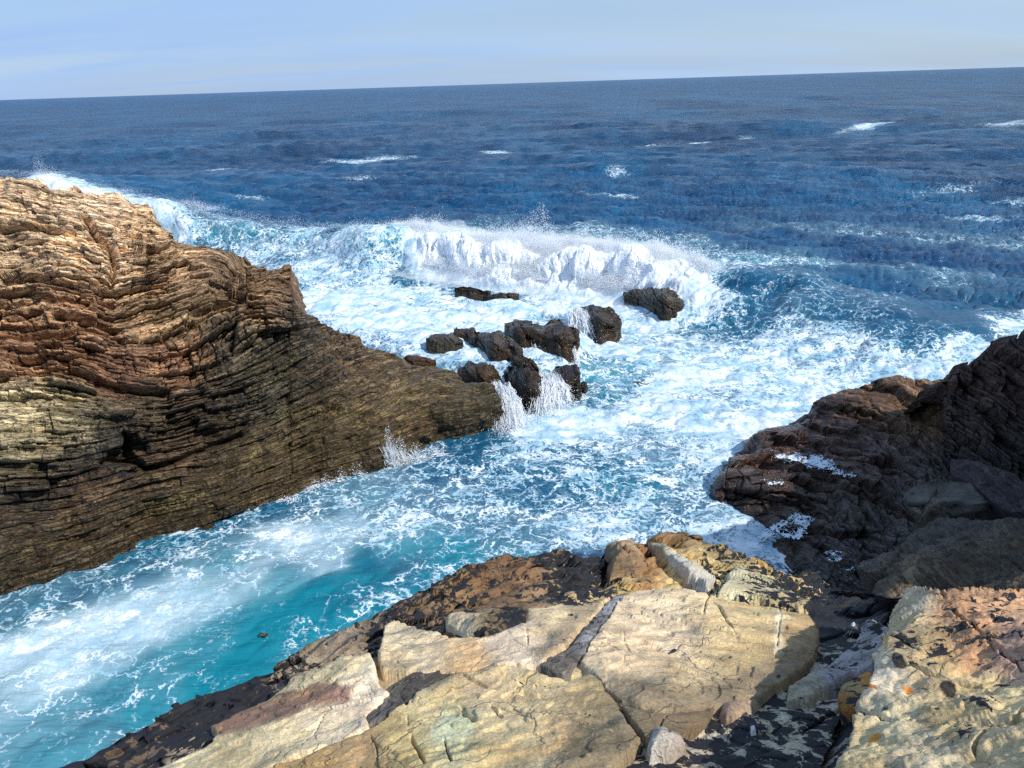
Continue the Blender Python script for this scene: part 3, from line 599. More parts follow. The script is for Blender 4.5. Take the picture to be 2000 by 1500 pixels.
o = relief('headland', M_CLIFF, hx, HT, HB, hc, 900, HCOL, 30., bed=bedp, back=3.2, cgain=1.6, disp=head_disp, wets=HWET, wetz=.7, moss=head_moss, lichs=[(100, 450, .2), (100, 620, .38), (200, 750, .40), (350, 700, .36), (200, 900, .46), (450, 720, .46), (500, 560, .36), (600, 650, .46), (300, 980, .42), (100, 1080, .40), (800, 800, .36), (50, 820, .25)])
tag(o, 'tall tan headland of thin folded rock layers, left of the foaming channel', 'headland', kind='structure')

# ---- generic builders for slabs and boulders
def slab(name, mat, poly, ctrl, h, cols, crad, step=1.6, wdt=1.8, drop=.3, disp=.007, rag=2.2, cracks=(), spots=(), patches=(), lichs=None, lich=0., wet=0., moss=0., colwarp=8., bedk=8., holes=(), lumps=.022, foam=None, dome=0., domer=22., gain=1., flake=.014):
    """a slab whose upper face lies h above the ground spline, with real sides dropping from its outline"""
    A = np.array(poly, float); x0, y0 = A.min(0)-rag-wdt*2-4; x1, y1 = A.max(0)+rag+wdt*2+4
    nx = int((x1-x0)/step)+2; ny = int((y1-y0)/step)+2
    gx, gy = np.meshgrid(np.linspace(x0, x1, nx), np.linspace(y1, y0, ny)); Q = np.c_[gx.ravel(), gy.ravel()]
    xy, iv = depth_fn(ctrl); inv_ = tps(xy, iv, Q); P = at(Q[:, 0], Q[:, 1], Y=1/np.maximum(inv_, 1e-3)).reshape(ny, nx, 3)
    N = gnormals(P); N = N*np.sign(N[..., 2:3]); N = N.reshape(-1, 3); P = P.reshape(-1, 3)
    rd = P-np.array([0, 0, H]); L = np.linalg.norm(rd, axis=1, keepdims=True); rd = rd/L
    cosv = np.clip(-(rd*N).sum(1, keepdims=True), .25, 1)
    P = P-rd*(h/cosv)
    mpp = (L[:, 0]/FPX)                                             # metres per pixel here
    sd = sdf(Q, poly)
    rg = fbm(P, .055/np.median(mpp)*1., 4, 13, .6)*rag
    sd = sd+rg
    if len(holes):
        for hp in holes: sd = np.minimum(sd, -sdf(Q, hp)+rg)
    e = sm(sd, -wdt*2, wdt*.4)
    off = -(1-e)*drop-(.012)*np.exp(-np.maximum(sd, 0)/3.)*e*(1+1.5*pn(P, 6., 55))
    off = off+dome*(1-np.exp(-np.maximum(sd, 0)/domer))
    lp_ = lumps*fbm(P, .9, 3, 17)+disp*fbm(P, 7., 4, 19, .6)+disp*2*(np.abs(fbm(P, 2.2, 3, 29))-.3)*-1
    off = off+lp_*sm(sd, -wdt, 25)
    if flake and (A[:, 0].max()-A[:, 0].min()) > 120:
        q_ = fbm(P, .75, 4, 151, .55, (1, 1.8, 1))*4.; fl_ = np.floor(q_); off = off+flake*(fl_+sm(q_-fl_, 0, .10))
    li = blend([c[:2] for c in lichs], [c[2] for c in lichs], Q, crad)[:, 0] if lichs else np.full(len(P), lich, f32)
    wv = np.c_[fbm(P, 3., 4, 71), fbm(P, 3., 4, 77)]
    for c in cracks:
        pts, wd, dp = c; dd, par, _ = polydist(Q+wv*3., pts)
        wloc = wd*(.6+.8*np.abs(pn(P, 3.1, 37)))
        br = sm(pn(P, 4., 39), -.45, .0)
        off = off-dp*br*np.exp(-(dd/wloc)**2); li = np.maximum(li, .80*br*np.exp(-(dd/(wloc*.55))**2))
    P = P+N*off[:, None]
    C = blend([c[:2] for c in cols], [hexc(c[2]) for c in cols], Q+wv*colwarp, crad)
    for (pp, cc, am, soft) in patches:
        k = (am*sm(sdf(Q+wv*10, pp), -soft, soft))[:, None]; C = C*(1-k)+hexc(cc)*k
    for (sx, sy, r_, cc) in spots:
        d_ = np.hypot(Q[:, 0]-sx, (Q[:, 1]-sy)*1.25)+wv[:, 0]*r_*.8; k = (sm(-d_, -r_, -r_*.75)*.9)[:, None]; C = C*(1-k)+hexc(cc)*k
    C = np.clip(C*gain*np.array([1.14, 1.19, 1.40]), 0, .8)
    V = P; F = gridf(ny, nx); used, F = cleanf(V, F, sd > -wdt*2-1.5)
    V = V[used]; n = len(V)
    kw = dict(col=C[used], wet=np.full(n, wet, f32), lich=li[used], bed=V[:, 2]*1.+V[:, 0]*.3, moss=np.full(n, moss, f32))
    if foam is not None: kw = dict(foam=(foam*sm(sd, -4, 14))[used])
    return mesh(name, V, F, mat, **kw)

def boulder(name, top, bot, zb, thick, cols='#3c342a', label=None, group=None, nc=150, nr=90, amp=1., wet=1., mat=None, wash=True):
    t = np.array(top, float); b = np.array(bot, float); x0 = min(t[0, 0], b[0, 0]); x1 = max(t[-1, 0], b[-1, 0])
    xs = np.linspace(x0, x1, nc); ks = np.linspace(x0, x1, 7); ctrl = []
    for x in ks:
        yb = curve(bot, x); yt = curve(top, x); Y0 = at([x], [yb], z=zb)[0, 1]; hgt = (yb-yt)
        th = thick*max(.12, min(1, hgt/25.))
        ctrl.append((x, yb, 'y', Y0))
        if hgt > 2: ctrl += [(x, yb+(yt-yb)*.55, 'y', Y0+.18*th), (x, yt, 'y', Y0+th)]
    cc = [(x0, t[:, 1].mean(), cols), ((x0+x1)/2, t[:, 1].mean(), cols), (x1, b[:, 1].mean(), cols)]
    def dsp(P, N, b_, s, Q):
        return amp*.9*(strata(P, N, b_*.8+P[:, 0]*.35, s, .6, int(x0) % 90, (.40, .13), .9)*.5+fbm(P, .8, 2, int(x0) % 77)*.06+fbm(P, 4.5, 3, 5)*.022-(np.abs(fbm(P, .9, 2, int(x1) % 50)))*.16+.06)
    o = relief(name, mat or M_WET, xs, top, bot, ctrl, nr, cc, 60., back=max(.7, thick*.9), disp=dsp, wets=[(x0, 0, wet), (x1, 0, wet)], fr_under=.7)
    return tag(o, label, 'rock', group)

# ---- right-hand terrace, low and wet
TT = [(1392, 962), (1405, 952), (1422, 908), (1440, 900), (1480, 893), (1486, 862), (1510, 845), (1530, 833), (1572, 820), (1602, 790), (1650, 762), (1700, 746), (1750, 735), (1800, 738), (1850, 733), (1900, 735), (2100, 735)]
TB = [(1392, 968), (1440, 992), (1480, 1025), (1500, 1075), (1550, 1125), (1650, 1190), (1700, 1210), (2100, 1210)]
tcn = [(1392, 966, 'z', .05), (1440, 985, 'z', .1), (1430, 915, 'z', .55), (1485, 875, 'z', .45), (1530, 838, 'z', .5), (1600, 795, 'z', 1.2), (1650, 765, 'z', 1.7), (1700, 748, 'z', 1.9), (1750, 738, 'z', 2.0), (1850, 735, 'z', 2.1), (1600, 870, 'z', .85), (1700, 850, 'z', 1.35), (1800, 850, 'z', 1.6), (1500, 940, 'z', .65), (1600, 960, 'z', .6), (1700, 980, 'z', .8), (1500, 1000, 'z', .25), (1600, 1040, 'z', .25), (1700, 1060, 'z', .5), (1550, 1100, 'z', .2), (1650, 1160, 'z', .4), (1800, 1000, 'z', 1.2), (2100, 800, 'z', 2.3), (2100, 1200, 'z', 1.5), (1450, 1060, 'z', -.3)]
tx = np.linspace(1392, 2100, 640)
TC = [(1750, 770, '#54412f'), (1820, 760, '#66503a'), (1700, 800, '#4b3a30'), (1600, 850, '#453430'), (1700, 880, '#3f3230'), (1550, 900, '#41342f'), (1450, 930, '#3c3330'), (1600, 1000, '#3a302a'), (1500, 1000, '#3b302a'), (1650, 1060, '#33302f'), (1800, 950, '#352d2b'), (1540, 840, '#4b3833')]
TCR = [[(1486, 893), (1540, 905), (1620, 925), (1700, 960), (1750, 990)], [(1560, 935), (1640, 955), (1720, 975)], [(1600, 870), (1680, 900), (1760, 905)], [(1650, 800), (1720, 830), (1790, 835)], [(1440, 960), (1500, 975), (1560, 985), (1600, 1010)], [(1480, 1040), (1560, 1035), (1640, 1050), (1700, 1040)], [(1720, 860), (1750, 900), (1790, 930)]]
def terr_disp(P, N, b, s, Q):
    d = strata(P, N, b, s, .5, 41, (.42, .15), 1.3)*1.3+fbm(P, .5, 3, 43)*.22+fbm(P, 2., 4, 45)*.06-np.abs(fbm(P, .8, 4, 49))*.22
    for c in TCR:
        dd, _, sd_ = polydist(Q, c); d -= .22*np.exp(-(dd/5.)**2); d += .12*np.exp(-(dd/22.)**2)*(sd_ < 0)
    return d
tbed = [(1400, 950, .2), (1500, 900, .5), (1600, 870, .9), (1700, 900, .8), (1750, 760, 2.2), (1600, 800, 1.6), (1850, 900, 1.6), (1500, 1000, -.2), (1700, 1050, .1), (1800, 1100, 0.)]
o = relief('rock_terrace', M_WET, tx, TT, TB, tcn, 420, TC, 45., bed=tbed, back=2.6, disp=terr_disp, wets=[(1500, 950, .85), (1750, 760, .4), (1700, 900, .6), (1600, 1050, .9)], fr_under=.5, cgain=2.2)
tag(o, 'low dark wet rock terrace sloping into the foam on the right', 'rock terrace', kind='structure')

# ---- dark cliff on the right, running out of the picture and up
CT = [(1846, 772), (1851, 746), (1868, 741), (1873, 716), (1898, 711), (1905, 700), (1930, 694), (1960, 679), (2000, 664), (2100, 590), (2300, 540), (2600, 440), (3000, 80), (3600, -600), (4400, -900)]
CB = [(1846, 965), (1870, 985), (1900, 1005), (1950, 1025), (2000, 1045), (2300, 1150), (2600, 1260), (3000, 1400), (3600, 1500), (4400, 1650)]
ccn = [(1846, 965, 'z', 1.1), (1852, 850, 'y', 14.2), (1852, 745, 'y', 14.9), (1905, 704, 'y', 14.6), (1960, 680, 'y', 14.3), (2000, 665, 'y', 14.), (1950, 1025, 'z', 1.3), (1950, 850, 'y', 13.), (2000, 1045, 'z', 1.6), (2300, 540, 'y', 12.), (2300, 1150, 'z', 2.), (2600, 440, 'y', 10.), (2600, 1260, 'z', 2.6), (3000, 80, 'y', 8.2), (3000, 1400, 'y', 5.6), (3600, -600, 'y', 6.2), (3600, 1500, 'y', 4.6), (4400, -900, 'y', 4.6), (4400, 1650, 'y', 3.4)]
cx_ = np.concatenate([np.linspace(1846, 2060, 330), np.linspace(2064, 4400, 330)])
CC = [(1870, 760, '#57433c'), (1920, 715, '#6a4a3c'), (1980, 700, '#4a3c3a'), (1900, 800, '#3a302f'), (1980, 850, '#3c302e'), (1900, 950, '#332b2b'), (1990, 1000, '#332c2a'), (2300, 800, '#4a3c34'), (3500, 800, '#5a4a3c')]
cbed = [(1850, 745, 3.), (1850, 850, 2.), (1850, 950, 1.), (2000, 700, 4.6), (2000, 850, 3.0), (2000, 1000, 1.7), (1920, 800, 2.9), (2600, 500, 6.), (2600, 1100, 2.), (4000, 500, 7), (4000, 1200, 3)]
def cl_disp(P, N, b, s, Q):
    return strata(P, N, b, s, 1.4, 61, (.34, .12), .8)*.9+fbm(P, .6, 3, 63)*.22+fbm(P, 2.2, 4, 65)*.06
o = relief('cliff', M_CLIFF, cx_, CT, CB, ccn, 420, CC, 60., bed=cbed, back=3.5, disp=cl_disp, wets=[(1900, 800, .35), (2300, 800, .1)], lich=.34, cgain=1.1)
tag(o, 'dark shaded cliff of thin layers at the right edge', 'cliff', kind='structure')

# ---- ground the photographer stands on
FT = [(-700, 1760), (-100, 1590), (60, 1502), (130, 1472), (200, 1442), (300, 1402), (345, 1377), (420, 1347), (500, 1312), (580, 1272), (650, 1241), (740, 1196), (800, 1166), (850, 1142), (885, 1127), (900, 1110), (945, 1097), (985, 1079), (1050, 1083), (1100, 1081), (1175, 1088), (1185, 1072), (1260, 1062), (1290, 1046), (1330, 1031), (1375, 1040), (1420, 1060), (1455, 1078), (1500, 1092), (1560, 1110), (1620, 1132), (1680, 1155), (1740, 1166), (2400, 1170), (3500, 1200)]
FB = [(-700, 2300), (3500, 2300)]
fc = [(60, 1500, 'z', 4.5), (200, 1440, 'z', 4.5), (-400, 1700, 'z', 4.6), (-400, 2250, 'z', 5.8), (345, 1377, 'z', 4.5), (500, 1312, 'z', 4.5), (740, 1196, 'z', 4.5), (900, 1112, 'z', 4.4), (985, 1080, 'z', 4.3), (1100, 1082, 'z', 4.3), (1180, 1088, 'z', 4.2), (1330, 1033, 'z', 3.8), (1455, 1078, 'z', 3.7), (1560, 1110, 'z', 3.9), (1680, 1155, 'z', 4.4),
      (400, 1500, 'z', 5.3), (700, 1500, 'z', 5.7), (1000, 1500, 'z', 5.95), (1000, 1300, 'z', 5.55), (1000, 1180, 'z', 5.1), (700, 1300, 'z', 5.2), (1300, 1200, 'z', 5.2), (1300, 1350, 'z', 5.75), (1300, 1120, 'z', 4.75), (1500, 1250, 'z', 5.3), (1600, 1200, 'z', 4.9), (1450, 1130, 'z', 4.5), (1400, 1450, 'z', 5.85), (1700, 1200, 'z', 4.95), (1650, 1300, 'z', 5.4), (1950, 1500, 'z', 6.3), (1800, 1160, 'z', 5.3), (2300, 1180, 'z', 5.6), (2300, 2250, 'z', 7.1), (3400, 1300, 'z', 7.0), (3400, 2250, 'z', 7.8), (1000, 2250, 'z', 6.9), (200, 1800, 'z', 5.6), (1600, 1500, 'z', 6.0), (800, 1250, 'z', 5.05), (1180, 1150, 'z', 4.9)]
fx = np.concatenate([np.linspace(-700, -60, 90), np.linspace(-58, 2060, 1150), np.linspace(2066, 3500, 160)])
FC = [(100, 1480, '#3b342c'), (300, 1410, '#4a3f34'), (450, 1350, '#463b30'), (600, 1290, '#6b6052'), (680, 1260, '#70665a'), (740, 1215, '#5d5247'), (820, 1180, '#57493a'), (880, 1150, '#6b563a'), (960, 1110, '#5a4430'), (1000, 1150, '#604a34'), (1060, 1150, '#6e5a44'), (1100, 1110, '#5a4a34'), (1130, 1140, '#a89468'), (1200, 1130, '#a08a58'), (1260, 1100, '#7d5a38'), (1320, 1110, '#b29a68'), (1380, 1090, '#c2b080'), (1450, 1130, '#b8a070'), (1550, 1170, '#b09868'), (1480, 1090, '#9a8050'), (1340, 1045, '#3c2a20'), (1400, 1065, '#3c2a20'), (1650, 1230, '#7d776c'), (1700, 1250, '#85837c'), (1600, 1330, '#8f8a80'), (1400, 1450, '#8f887a'), (1500, 1400, '#96907f'), (1300, 1500, '#857a68'), (1650, 1380, '#8a8478'), (700, 1360, '#8a7c62'), (1100, 1400, '#9a8a68'), (400, 1500, '#8a7c68'), (1700, 1700, '#8a8068')]
FL = [(100, 1480, 0.620), (300, 1410, 0.590), (450, 1350, 0.620), (560, 1300, 0.495), (650, 1270, 0.385), (700, 1250, 0.455), (760, 1205, 0.515), (850, 1160, 0.495), (900, 1130, 0.515), (960, 1110, 0.455), (1020, 1150, 0.405), (1080, 1100, 0.555), (1150, 1100, 0.680), (1100, 1140, 0.525), (1150, 1165, 0.600), (1200, 1140, 0.495), (1250, 1090, 0.405), (1320, 1080, 0.385), (1380, 1120, 0.495), (1450, 1140, 0.525), (1550, 1130, 0.535), (1600, 1180, 0.600), (1650, 1200, 0.620), (1480, 1090, 0.495), (1720, 1190, 0.700), (1680, 1240, 0.535), (1620, 1280, 0.525), (1560, 1330, 0.465), (1680, 1320, 0.525), (1520, 1400, 0.515), (1420, 1440, 0.525), (1320, 1500, 0.545), (1600, 1430, 0.525), (1500, 1490, 0.545), (700, 1340, 0.365), (1100, 1380, 0.315), (300, 1500, 0.495), (1340, 1045, 0.415)]
FCR = [[(1765, 1150), (1735, 1240), (1700, 1330), (1660, 1430), (1620, 1520)], [(1180, 1065), (1195, 1100), (1185, 1135)], [(1265, 1065), (1300, 1100), (1345, 1130), (1400, 1150)]]
def f_disp(P, N, b, s, Q):
    d = fbm(P, .9, 3, 83)*.10+fbm(P, 3.5, 4, 85, .55)*.035-np.abs(fbm(P, 1.7, 3, 87))*.07
    diag = strata(P, N, (P[:, 0]*.55-P[:, 1]*.45+P[:, 2]*.5), P[:, 0]*.6+P[:, 1]*.8, .4, 88, (.3, .13), .9)
    edge = sm(curve(FT, Q[:, 0])+110-Q[:, 1], 0, 90)
    d += diag*(.40+1.1*edge)+edge*(np.abs(fbm(P, 2.4, 3, 91))*-.16+.03)
    for c in FCR:
        dd, _, _ = polydist(Q, c); d -= .16*np.exp(-(dd/9.)**2)
    return d
o = relief('rock_shelf', M_SAND, fx, FT, FB, fc, 640, FC, 26., back=1.8, cgain=1.6, disp=f_disp, lichs=FL, bed=[(0, 1400, 0), (1000, 1400, 1), (2000, 1400, 2), (1000, 2000, .5)], colwarp=14., fr_under=.3, wets=[(0, 1400, .15), (1340, 1040, .5), (1000, 1400, 0), (2000, 1500, 0)])
tag(o, 'sloping rock shelf with black lichen in the foreground', 'rock shelf', kind='structure')

CREAM = '#b39f78'
def S(name, label, cat, *a, **k):
    g = k.pop('group', None) or {'sandstone_rock': 'cream sandstone slabs of the rock shelf', 'slate_strip': 'grey slate strips between the slabs', 'loose_stone': 'loose stones in the crevice', 'white_pebble': 'white pebbles'}.get(name); return tag(slab(name, *a, **k), label, cat, g)
# great pale slab, right of the slate strip
S('sandstone_rock', 'large smooth cream slab with a curved dark crack below and brown stained right end', 'rock', M_SAND,
  [(1232, 1147), (1300, 1150), (1385, 1158), (1400, 1160), (1480, 1175), (1560, 1190), (1585, 1202), (1600, 1235), (1598, 1262), (1575, 1300), (1530, 1335), (1480, 1362), (1400, 1376), (1320, 1378), (1250, 1372), (1215, 1362), (1180, 1332), (1135, 1292), (1150, 1262), (1180, 1215), (1205, 1180)], fc, .05,
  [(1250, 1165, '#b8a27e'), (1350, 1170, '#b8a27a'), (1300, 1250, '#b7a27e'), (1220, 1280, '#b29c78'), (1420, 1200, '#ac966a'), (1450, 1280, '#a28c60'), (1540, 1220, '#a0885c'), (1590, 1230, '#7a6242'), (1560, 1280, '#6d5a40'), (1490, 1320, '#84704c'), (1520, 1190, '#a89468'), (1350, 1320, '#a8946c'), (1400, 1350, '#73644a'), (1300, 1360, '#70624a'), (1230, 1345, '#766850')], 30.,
  cracks=[([(1385, 1160), (1378, 1185), (1372, 1210)], 2.2, .035), ([(1375, 1185), (1330, 1195), (1290, 1201)], 1.8, .015), ([(1395, 1180), (1420, 1215), (1440, 1245), (1460, 1265)], 2., .025), ([(1525, 1180), (1522, 1230), (1515, 1280)], 1.6, .02), ([(1215, 1230), (1218, 1250), (1230, 1265)], 1.6, .015)],
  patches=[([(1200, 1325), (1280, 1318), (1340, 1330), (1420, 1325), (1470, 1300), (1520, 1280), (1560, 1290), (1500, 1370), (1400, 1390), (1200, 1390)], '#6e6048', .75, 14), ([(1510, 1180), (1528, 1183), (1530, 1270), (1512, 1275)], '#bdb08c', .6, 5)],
  spots=[(1537, 1229, 6, '#15141a'), (1425, 1291, 6, '#15141a'), (1520, 1330, 4, '#15141a')], lich=.18, drop=.13, gain=1.36)
S('sandstone_rock', 'long cream slab with a blunt left nose between two grey slate strips', 'rock', M_SAND,
  [(752, 1228), (772, 1217), (800, 1222), (868, 1234), (905, 1241), (952, 1243), (1000, 1225), (1025, 1212), (1032, 1186), (1080, 1179), (1150, 1179), (1192, 1164), (1150, 1212), (1100, 1262), (1060, 1296), (1030, 1302), (960, 1303), (900, 1312), (800, 1319), (748, 1318), (738, 1280)], fc, .05,
  [(780, 1260, '#b4a27c'), (850, 1270, '#b3a07c'), (900, 1290, '#b8986a'), (1000, 1270, '#b7a384'), (1080, 1200, '#b09c74'), (1150, 1190, '#9a8764'), (1080, 1260, '#a08a68'), (760, 1300, '#a08c66')], 26.,
  cracks=[([(1025, 1212), (1030, 1245), (1030, 1260)], 1.6, .015), ([(945, 1242), (1000, 1250), (1045, 1275)], 1.4, .012), ([(775, 1300), (790, 1316)], 2, .02)],
  patches=[([(1110, 1190), (1185, 1168), (1080, 1285), (1040, 1290)], '#7a6a52', .55, 10)], lich=.15, drop=.13, gain=1.36)
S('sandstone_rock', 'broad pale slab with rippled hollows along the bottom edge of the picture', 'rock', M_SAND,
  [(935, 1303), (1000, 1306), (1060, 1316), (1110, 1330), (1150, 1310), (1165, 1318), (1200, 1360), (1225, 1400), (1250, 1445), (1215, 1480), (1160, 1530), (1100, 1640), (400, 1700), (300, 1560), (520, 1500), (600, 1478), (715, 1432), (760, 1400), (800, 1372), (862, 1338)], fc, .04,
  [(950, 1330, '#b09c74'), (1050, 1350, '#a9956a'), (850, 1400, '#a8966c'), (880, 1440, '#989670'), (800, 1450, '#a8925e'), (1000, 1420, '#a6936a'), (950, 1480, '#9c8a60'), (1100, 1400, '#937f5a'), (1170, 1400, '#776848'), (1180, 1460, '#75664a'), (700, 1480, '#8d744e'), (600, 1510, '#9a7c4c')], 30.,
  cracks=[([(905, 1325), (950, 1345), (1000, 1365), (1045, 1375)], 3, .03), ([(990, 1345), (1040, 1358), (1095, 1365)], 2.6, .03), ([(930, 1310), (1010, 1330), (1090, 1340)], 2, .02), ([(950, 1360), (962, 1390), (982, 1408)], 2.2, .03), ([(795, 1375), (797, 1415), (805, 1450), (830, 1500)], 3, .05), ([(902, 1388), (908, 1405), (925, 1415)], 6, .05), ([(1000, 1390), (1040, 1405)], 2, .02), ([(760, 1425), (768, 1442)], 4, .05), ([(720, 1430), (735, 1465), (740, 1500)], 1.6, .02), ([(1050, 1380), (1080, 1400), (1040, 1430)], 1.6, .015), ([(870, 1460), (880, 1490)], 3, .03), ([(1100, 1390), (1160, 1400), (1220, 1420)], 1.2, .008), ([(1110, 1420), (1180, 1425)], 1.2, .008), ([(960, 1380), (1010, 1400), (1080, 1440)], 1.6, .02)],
  patches=[([(1105, 1440), (1240, 1345), (1275, 1460), (1180, 1530), (1060, 1560)], '#655840', .7, 12)], spots=[(1137, 1482, 6, '#15141a'), (884, 1432, 40, '#a3a27c')], lich=.17, drop=.13, gain=1.36)  # patch: sharp shade across the slab, painted into its colour as brown
S('sandstone_block', 'brown stained block with a straight crack, below the great cream slab', 'rock', M_SAND,
  [(1172, 1322), (1215, 1368), (1300, 1382), (1395, 1380), (1385, 1400), (1330, 1430), (1270, 1450), (1262, 1442), (1235, 1400), (1205, 1358)], fc, .045,
  [(1230, 1370, '#8a7754'), (1300, 1395, '#6c5c44'), (1360, 1390, '#66563e'), (1260, 1420, '#7a6a4c')], 24., cracks=[([(1310, 1385), (1290, 1410), (1285, 1440)], 1.8, .02)], lich=.2, drop=.3)
S('sandstone_rock', 'cream slab with a maroon banded upper side at the lower left', 'rock', M_SAND,
  [(575, 1322), (620, 1308), (700, 1288), (722, 1282), (734, 1308), (738, 1345), (762, 1357), (735, 1376), (712, 1392), (722, 1424), (640, 1455), (560, 1480), (470, 1520), (330, 1540), (240, 1530), (300, 1500), (400, 1455), (430, 1432), (412, 1425), (470, 1385), (530, 1360)], fc, .05,
  [(620, 1330, '#b09c70'), (700, 1300, '#b7a47a'), (740, 1350, '#bba98a'), (690, 1380, '#b5a282'), (640, 1420, '#b5a27e'), (560, 1460, '#aa9870'), (460, 1500, '#a59268'), (380, 1510, '#ac9c74')], 22.,
  patches=[([(410, 1425), (470, 1385), (540, 1358), (620, 1340), (690, 1352), (680, 1368), (600, 1392), (520, 1418), (440, 1446)], '#6e4c3c', .85, 6), ([(500, 1380), (600, 1350), (640, 1352), (560, 1385)], '#94734e', .6, 5)],
  cracks=[([(600, 1345), (612, 1365), (606, 1375)], 2, .02), ([(575, 1352), (585, 1370)], 2, .02), ([(720, 1424), (640, 1455), (560, 1492)], 2.5, .03), ([(640, 1388), (600, 1440), (590, 1460)], 1.3, .01), ([(545, 1372), (560, 1390)], 2, .02)], lich=.17, drop=.13, gain=1.36)
S('slate_strip', 'smooth blue-grey slate strip running diagonally between two cream slabs', 'rock', M_SLAB,
  [(1240, 1146), (1215, 1152), (1196, 1168), (1150, 1212), (1112, 1262), (1058, 1300), (1055, 1308), (1100, 1320), (1112, 1312), (1132, 1292), (1160, 1250), (1200, 1190)], fc, .035,
  [(1210, 1170, '#6f7072'), (1150, 1240, '#63625f'), (1090, 1300, '#56524a')], 26., lich=.12, disp=.006, lumps=.02, rag=1.5, gain=1.5)
S('slate_strip', 'short grey slate strip wedged under the blunt nose of the long cream slab', 'rock', M_SLAB,
  [(938, 1300), (900, 1304), (830, 1312), (790, 1332), (735, 1372), (708, 1392), (720, 1422), (745, 1412), (790, 1380), (850, 1342), (900, 1320)], fc, .035,
  [(900, 1310, '#605a50'), (830, 1335, '#55504a'), (740, 1395, '#5a5852')], 26., lich=.2, disp=.006, lumps=.02, rag=1.5, gain=1.4)
S('mottled_boulder', 'white-nosed stone mottled with black lichen lying behind the long cream slab', 'boulder', M_SAND,
  [(868, 1200), (885, 1190), (940, 1188), (975, 1180), (1020, 1183), (1030, 1195), (1026, 1216), (985, 1230), (948, 1241), (912, 1238), (880, 1222), (868, 1214)], fc, .06,
  [(890, 1205, '#b8aa84'), (930, 1195, '#b0a07c'), (960, 1215, '#6d5c3c'), (1010, 1200, '#5d4a30'), (1000, 1190, '#4d4032')], 16., lichs=[(885, 1205, .25), (940, 1205, .46), (1000, 1200, .56), (960, 1235, .5)], wdt=4, drop=.15, disp=.03, lumps=.05, dome=.06)
S('brown_boulder', 'rounded orange-brown boulder on the far edge of the shelf, split by a dark cleft', 'boulder', M_SAND,
  [(1182, 1068), (1200, 1058), (1235, 1055), (1255, 1064), (1252, 1085), (1262, 1105), (1240, 1120), (1190, 1130), (1186, 1110), (1196, 1090), (1184, 1082)], fc, .04,
  [(1195, 1070, '#7a644a'), (1230, 1065, '#a88e66'), (1240, 1090, '#8a6c48'), (1200, 1115, '#7a603c')], 14., lich=.36, wdt=4, drop=.2, disp=.03, lumps=.08, dome=.10, domer=16, cracks=[([(1200, 1088), (1230, 1096), (1258, 1080)], 2.2, .04)])
S('white_ridge', 'long narrow whitish rib of rock pointing down from the far edge of the shelf', 'rock rib', M_SAND,
  [(1262, 1057), (1285, 1062), (1320, 1082), (1350, 1102), (1398, 1130), (1385, 1138), (1345, 1118), (1308, 1092), (1275, 1070)], fc, .012,
  [(1280, 1065, '#a39470'), (1340, 1100, '#b3ab94'), (1390, 1130, '#b8b29c')], 16., lich=.28, wdt=3)
S('lichened_rock', 'pale yellowish slab with scattered black lichen above the great cream slab', 'rock', M_SAND,
  [(1430, 1108), (1452, 1112), (1500, 1130), (1540, 1152), (1590, 1180), (1560, 1186), (1480, 1170), (1408, 1154), (1398, 1150)], fc, .04,
  [(1430, 1120, '#bab088'), (1480, 1140, '#b8aa7c'), (1560, 1175, '#a8966a')], 18., lichs=[(1420, 1130, .40), (1480, 1140, .50), (1560, 1170, .53)], wdt=3, cracks=[([(1432, 1110), (1400, 1150)], 4, .06)])
S('grey_rock', 'pale grey slab streaked diagonally beside the black crevice', 'rock', M_SAND,
  [(1700, 1222), (1738, 1225), (1728, 1262), (1705, 1300), (1640, 1330), (1580, 1362), (1535, 1372), (1540, 1345), (1600, 1310), (1660, 1262)], fc, .035,
  [(1700, 1240, '#8c8a84'), (1640, 1300, '#94918a'), (1570, 1350, '#9a8f74')], 20., lichs=[(1700, 1240, .46), (1640, 1300, .42), (1570, 1350, .36)], wdt=3, cracks=[([(1730, 1235), (1660, 1280), (1590, 1335)], 2.5, .03)])
S('loose_stone', 'pale grey angular stone lying at the bottom edge beside the crevice', 'stone', M_SAND,
  [(1275, 1425), (1290, 1420), (1318, 1430), (1335, 1440), (1340, 1455), (1310, 1466), (1270, 1470), (1266, 1450)], fc, .05, [(1290, 1440, '#a39e8e'), (1330, 1450, '#8a8070')], 20., lich=.25, wdt=4, drop=.16, dome=.07, cracks=[([(1303, 1424), (1303, 1445)], 2, .02)])
S('loose_stone', 'small wedge-shaped brown stone in the middle of the black crevice', 'stone', M_SAND,
  [(1410, 1372), (1440, 1364), (1482, 1366), (1470, 1382), (1430, 1402), (1418, 1400), (1410, 1388)], fc, .04, [(1440, 1380, '#8a7258'), (1470, 1370, '#96846a')], 20., lich=.2, wdt=4, drop=.16, dome=.06)
S('white_pebble', 'small white pebble in the crevice beside the loose stones', 'pebble', M_SAND, [(1465, 1414), (1474, 1412), (1476, 1422), (1468, 1426)], fc, .03, [(1470, 1418, '#d0cdbe')], 10., wdt=3, step=1., drop=.1, rag=1)
S('white_pebble', 'tiny white oval pebble on the black lichen below the shaded slab', 'pebble', M_SAND, [(1661, 1215), (1668, 1213), (1672, 1218), (1664, 1221)], fc, .02, [(1666, 1217, '#e0ddd0')], 10., wdt=2, step=.8, drop=.08, rag=.5)

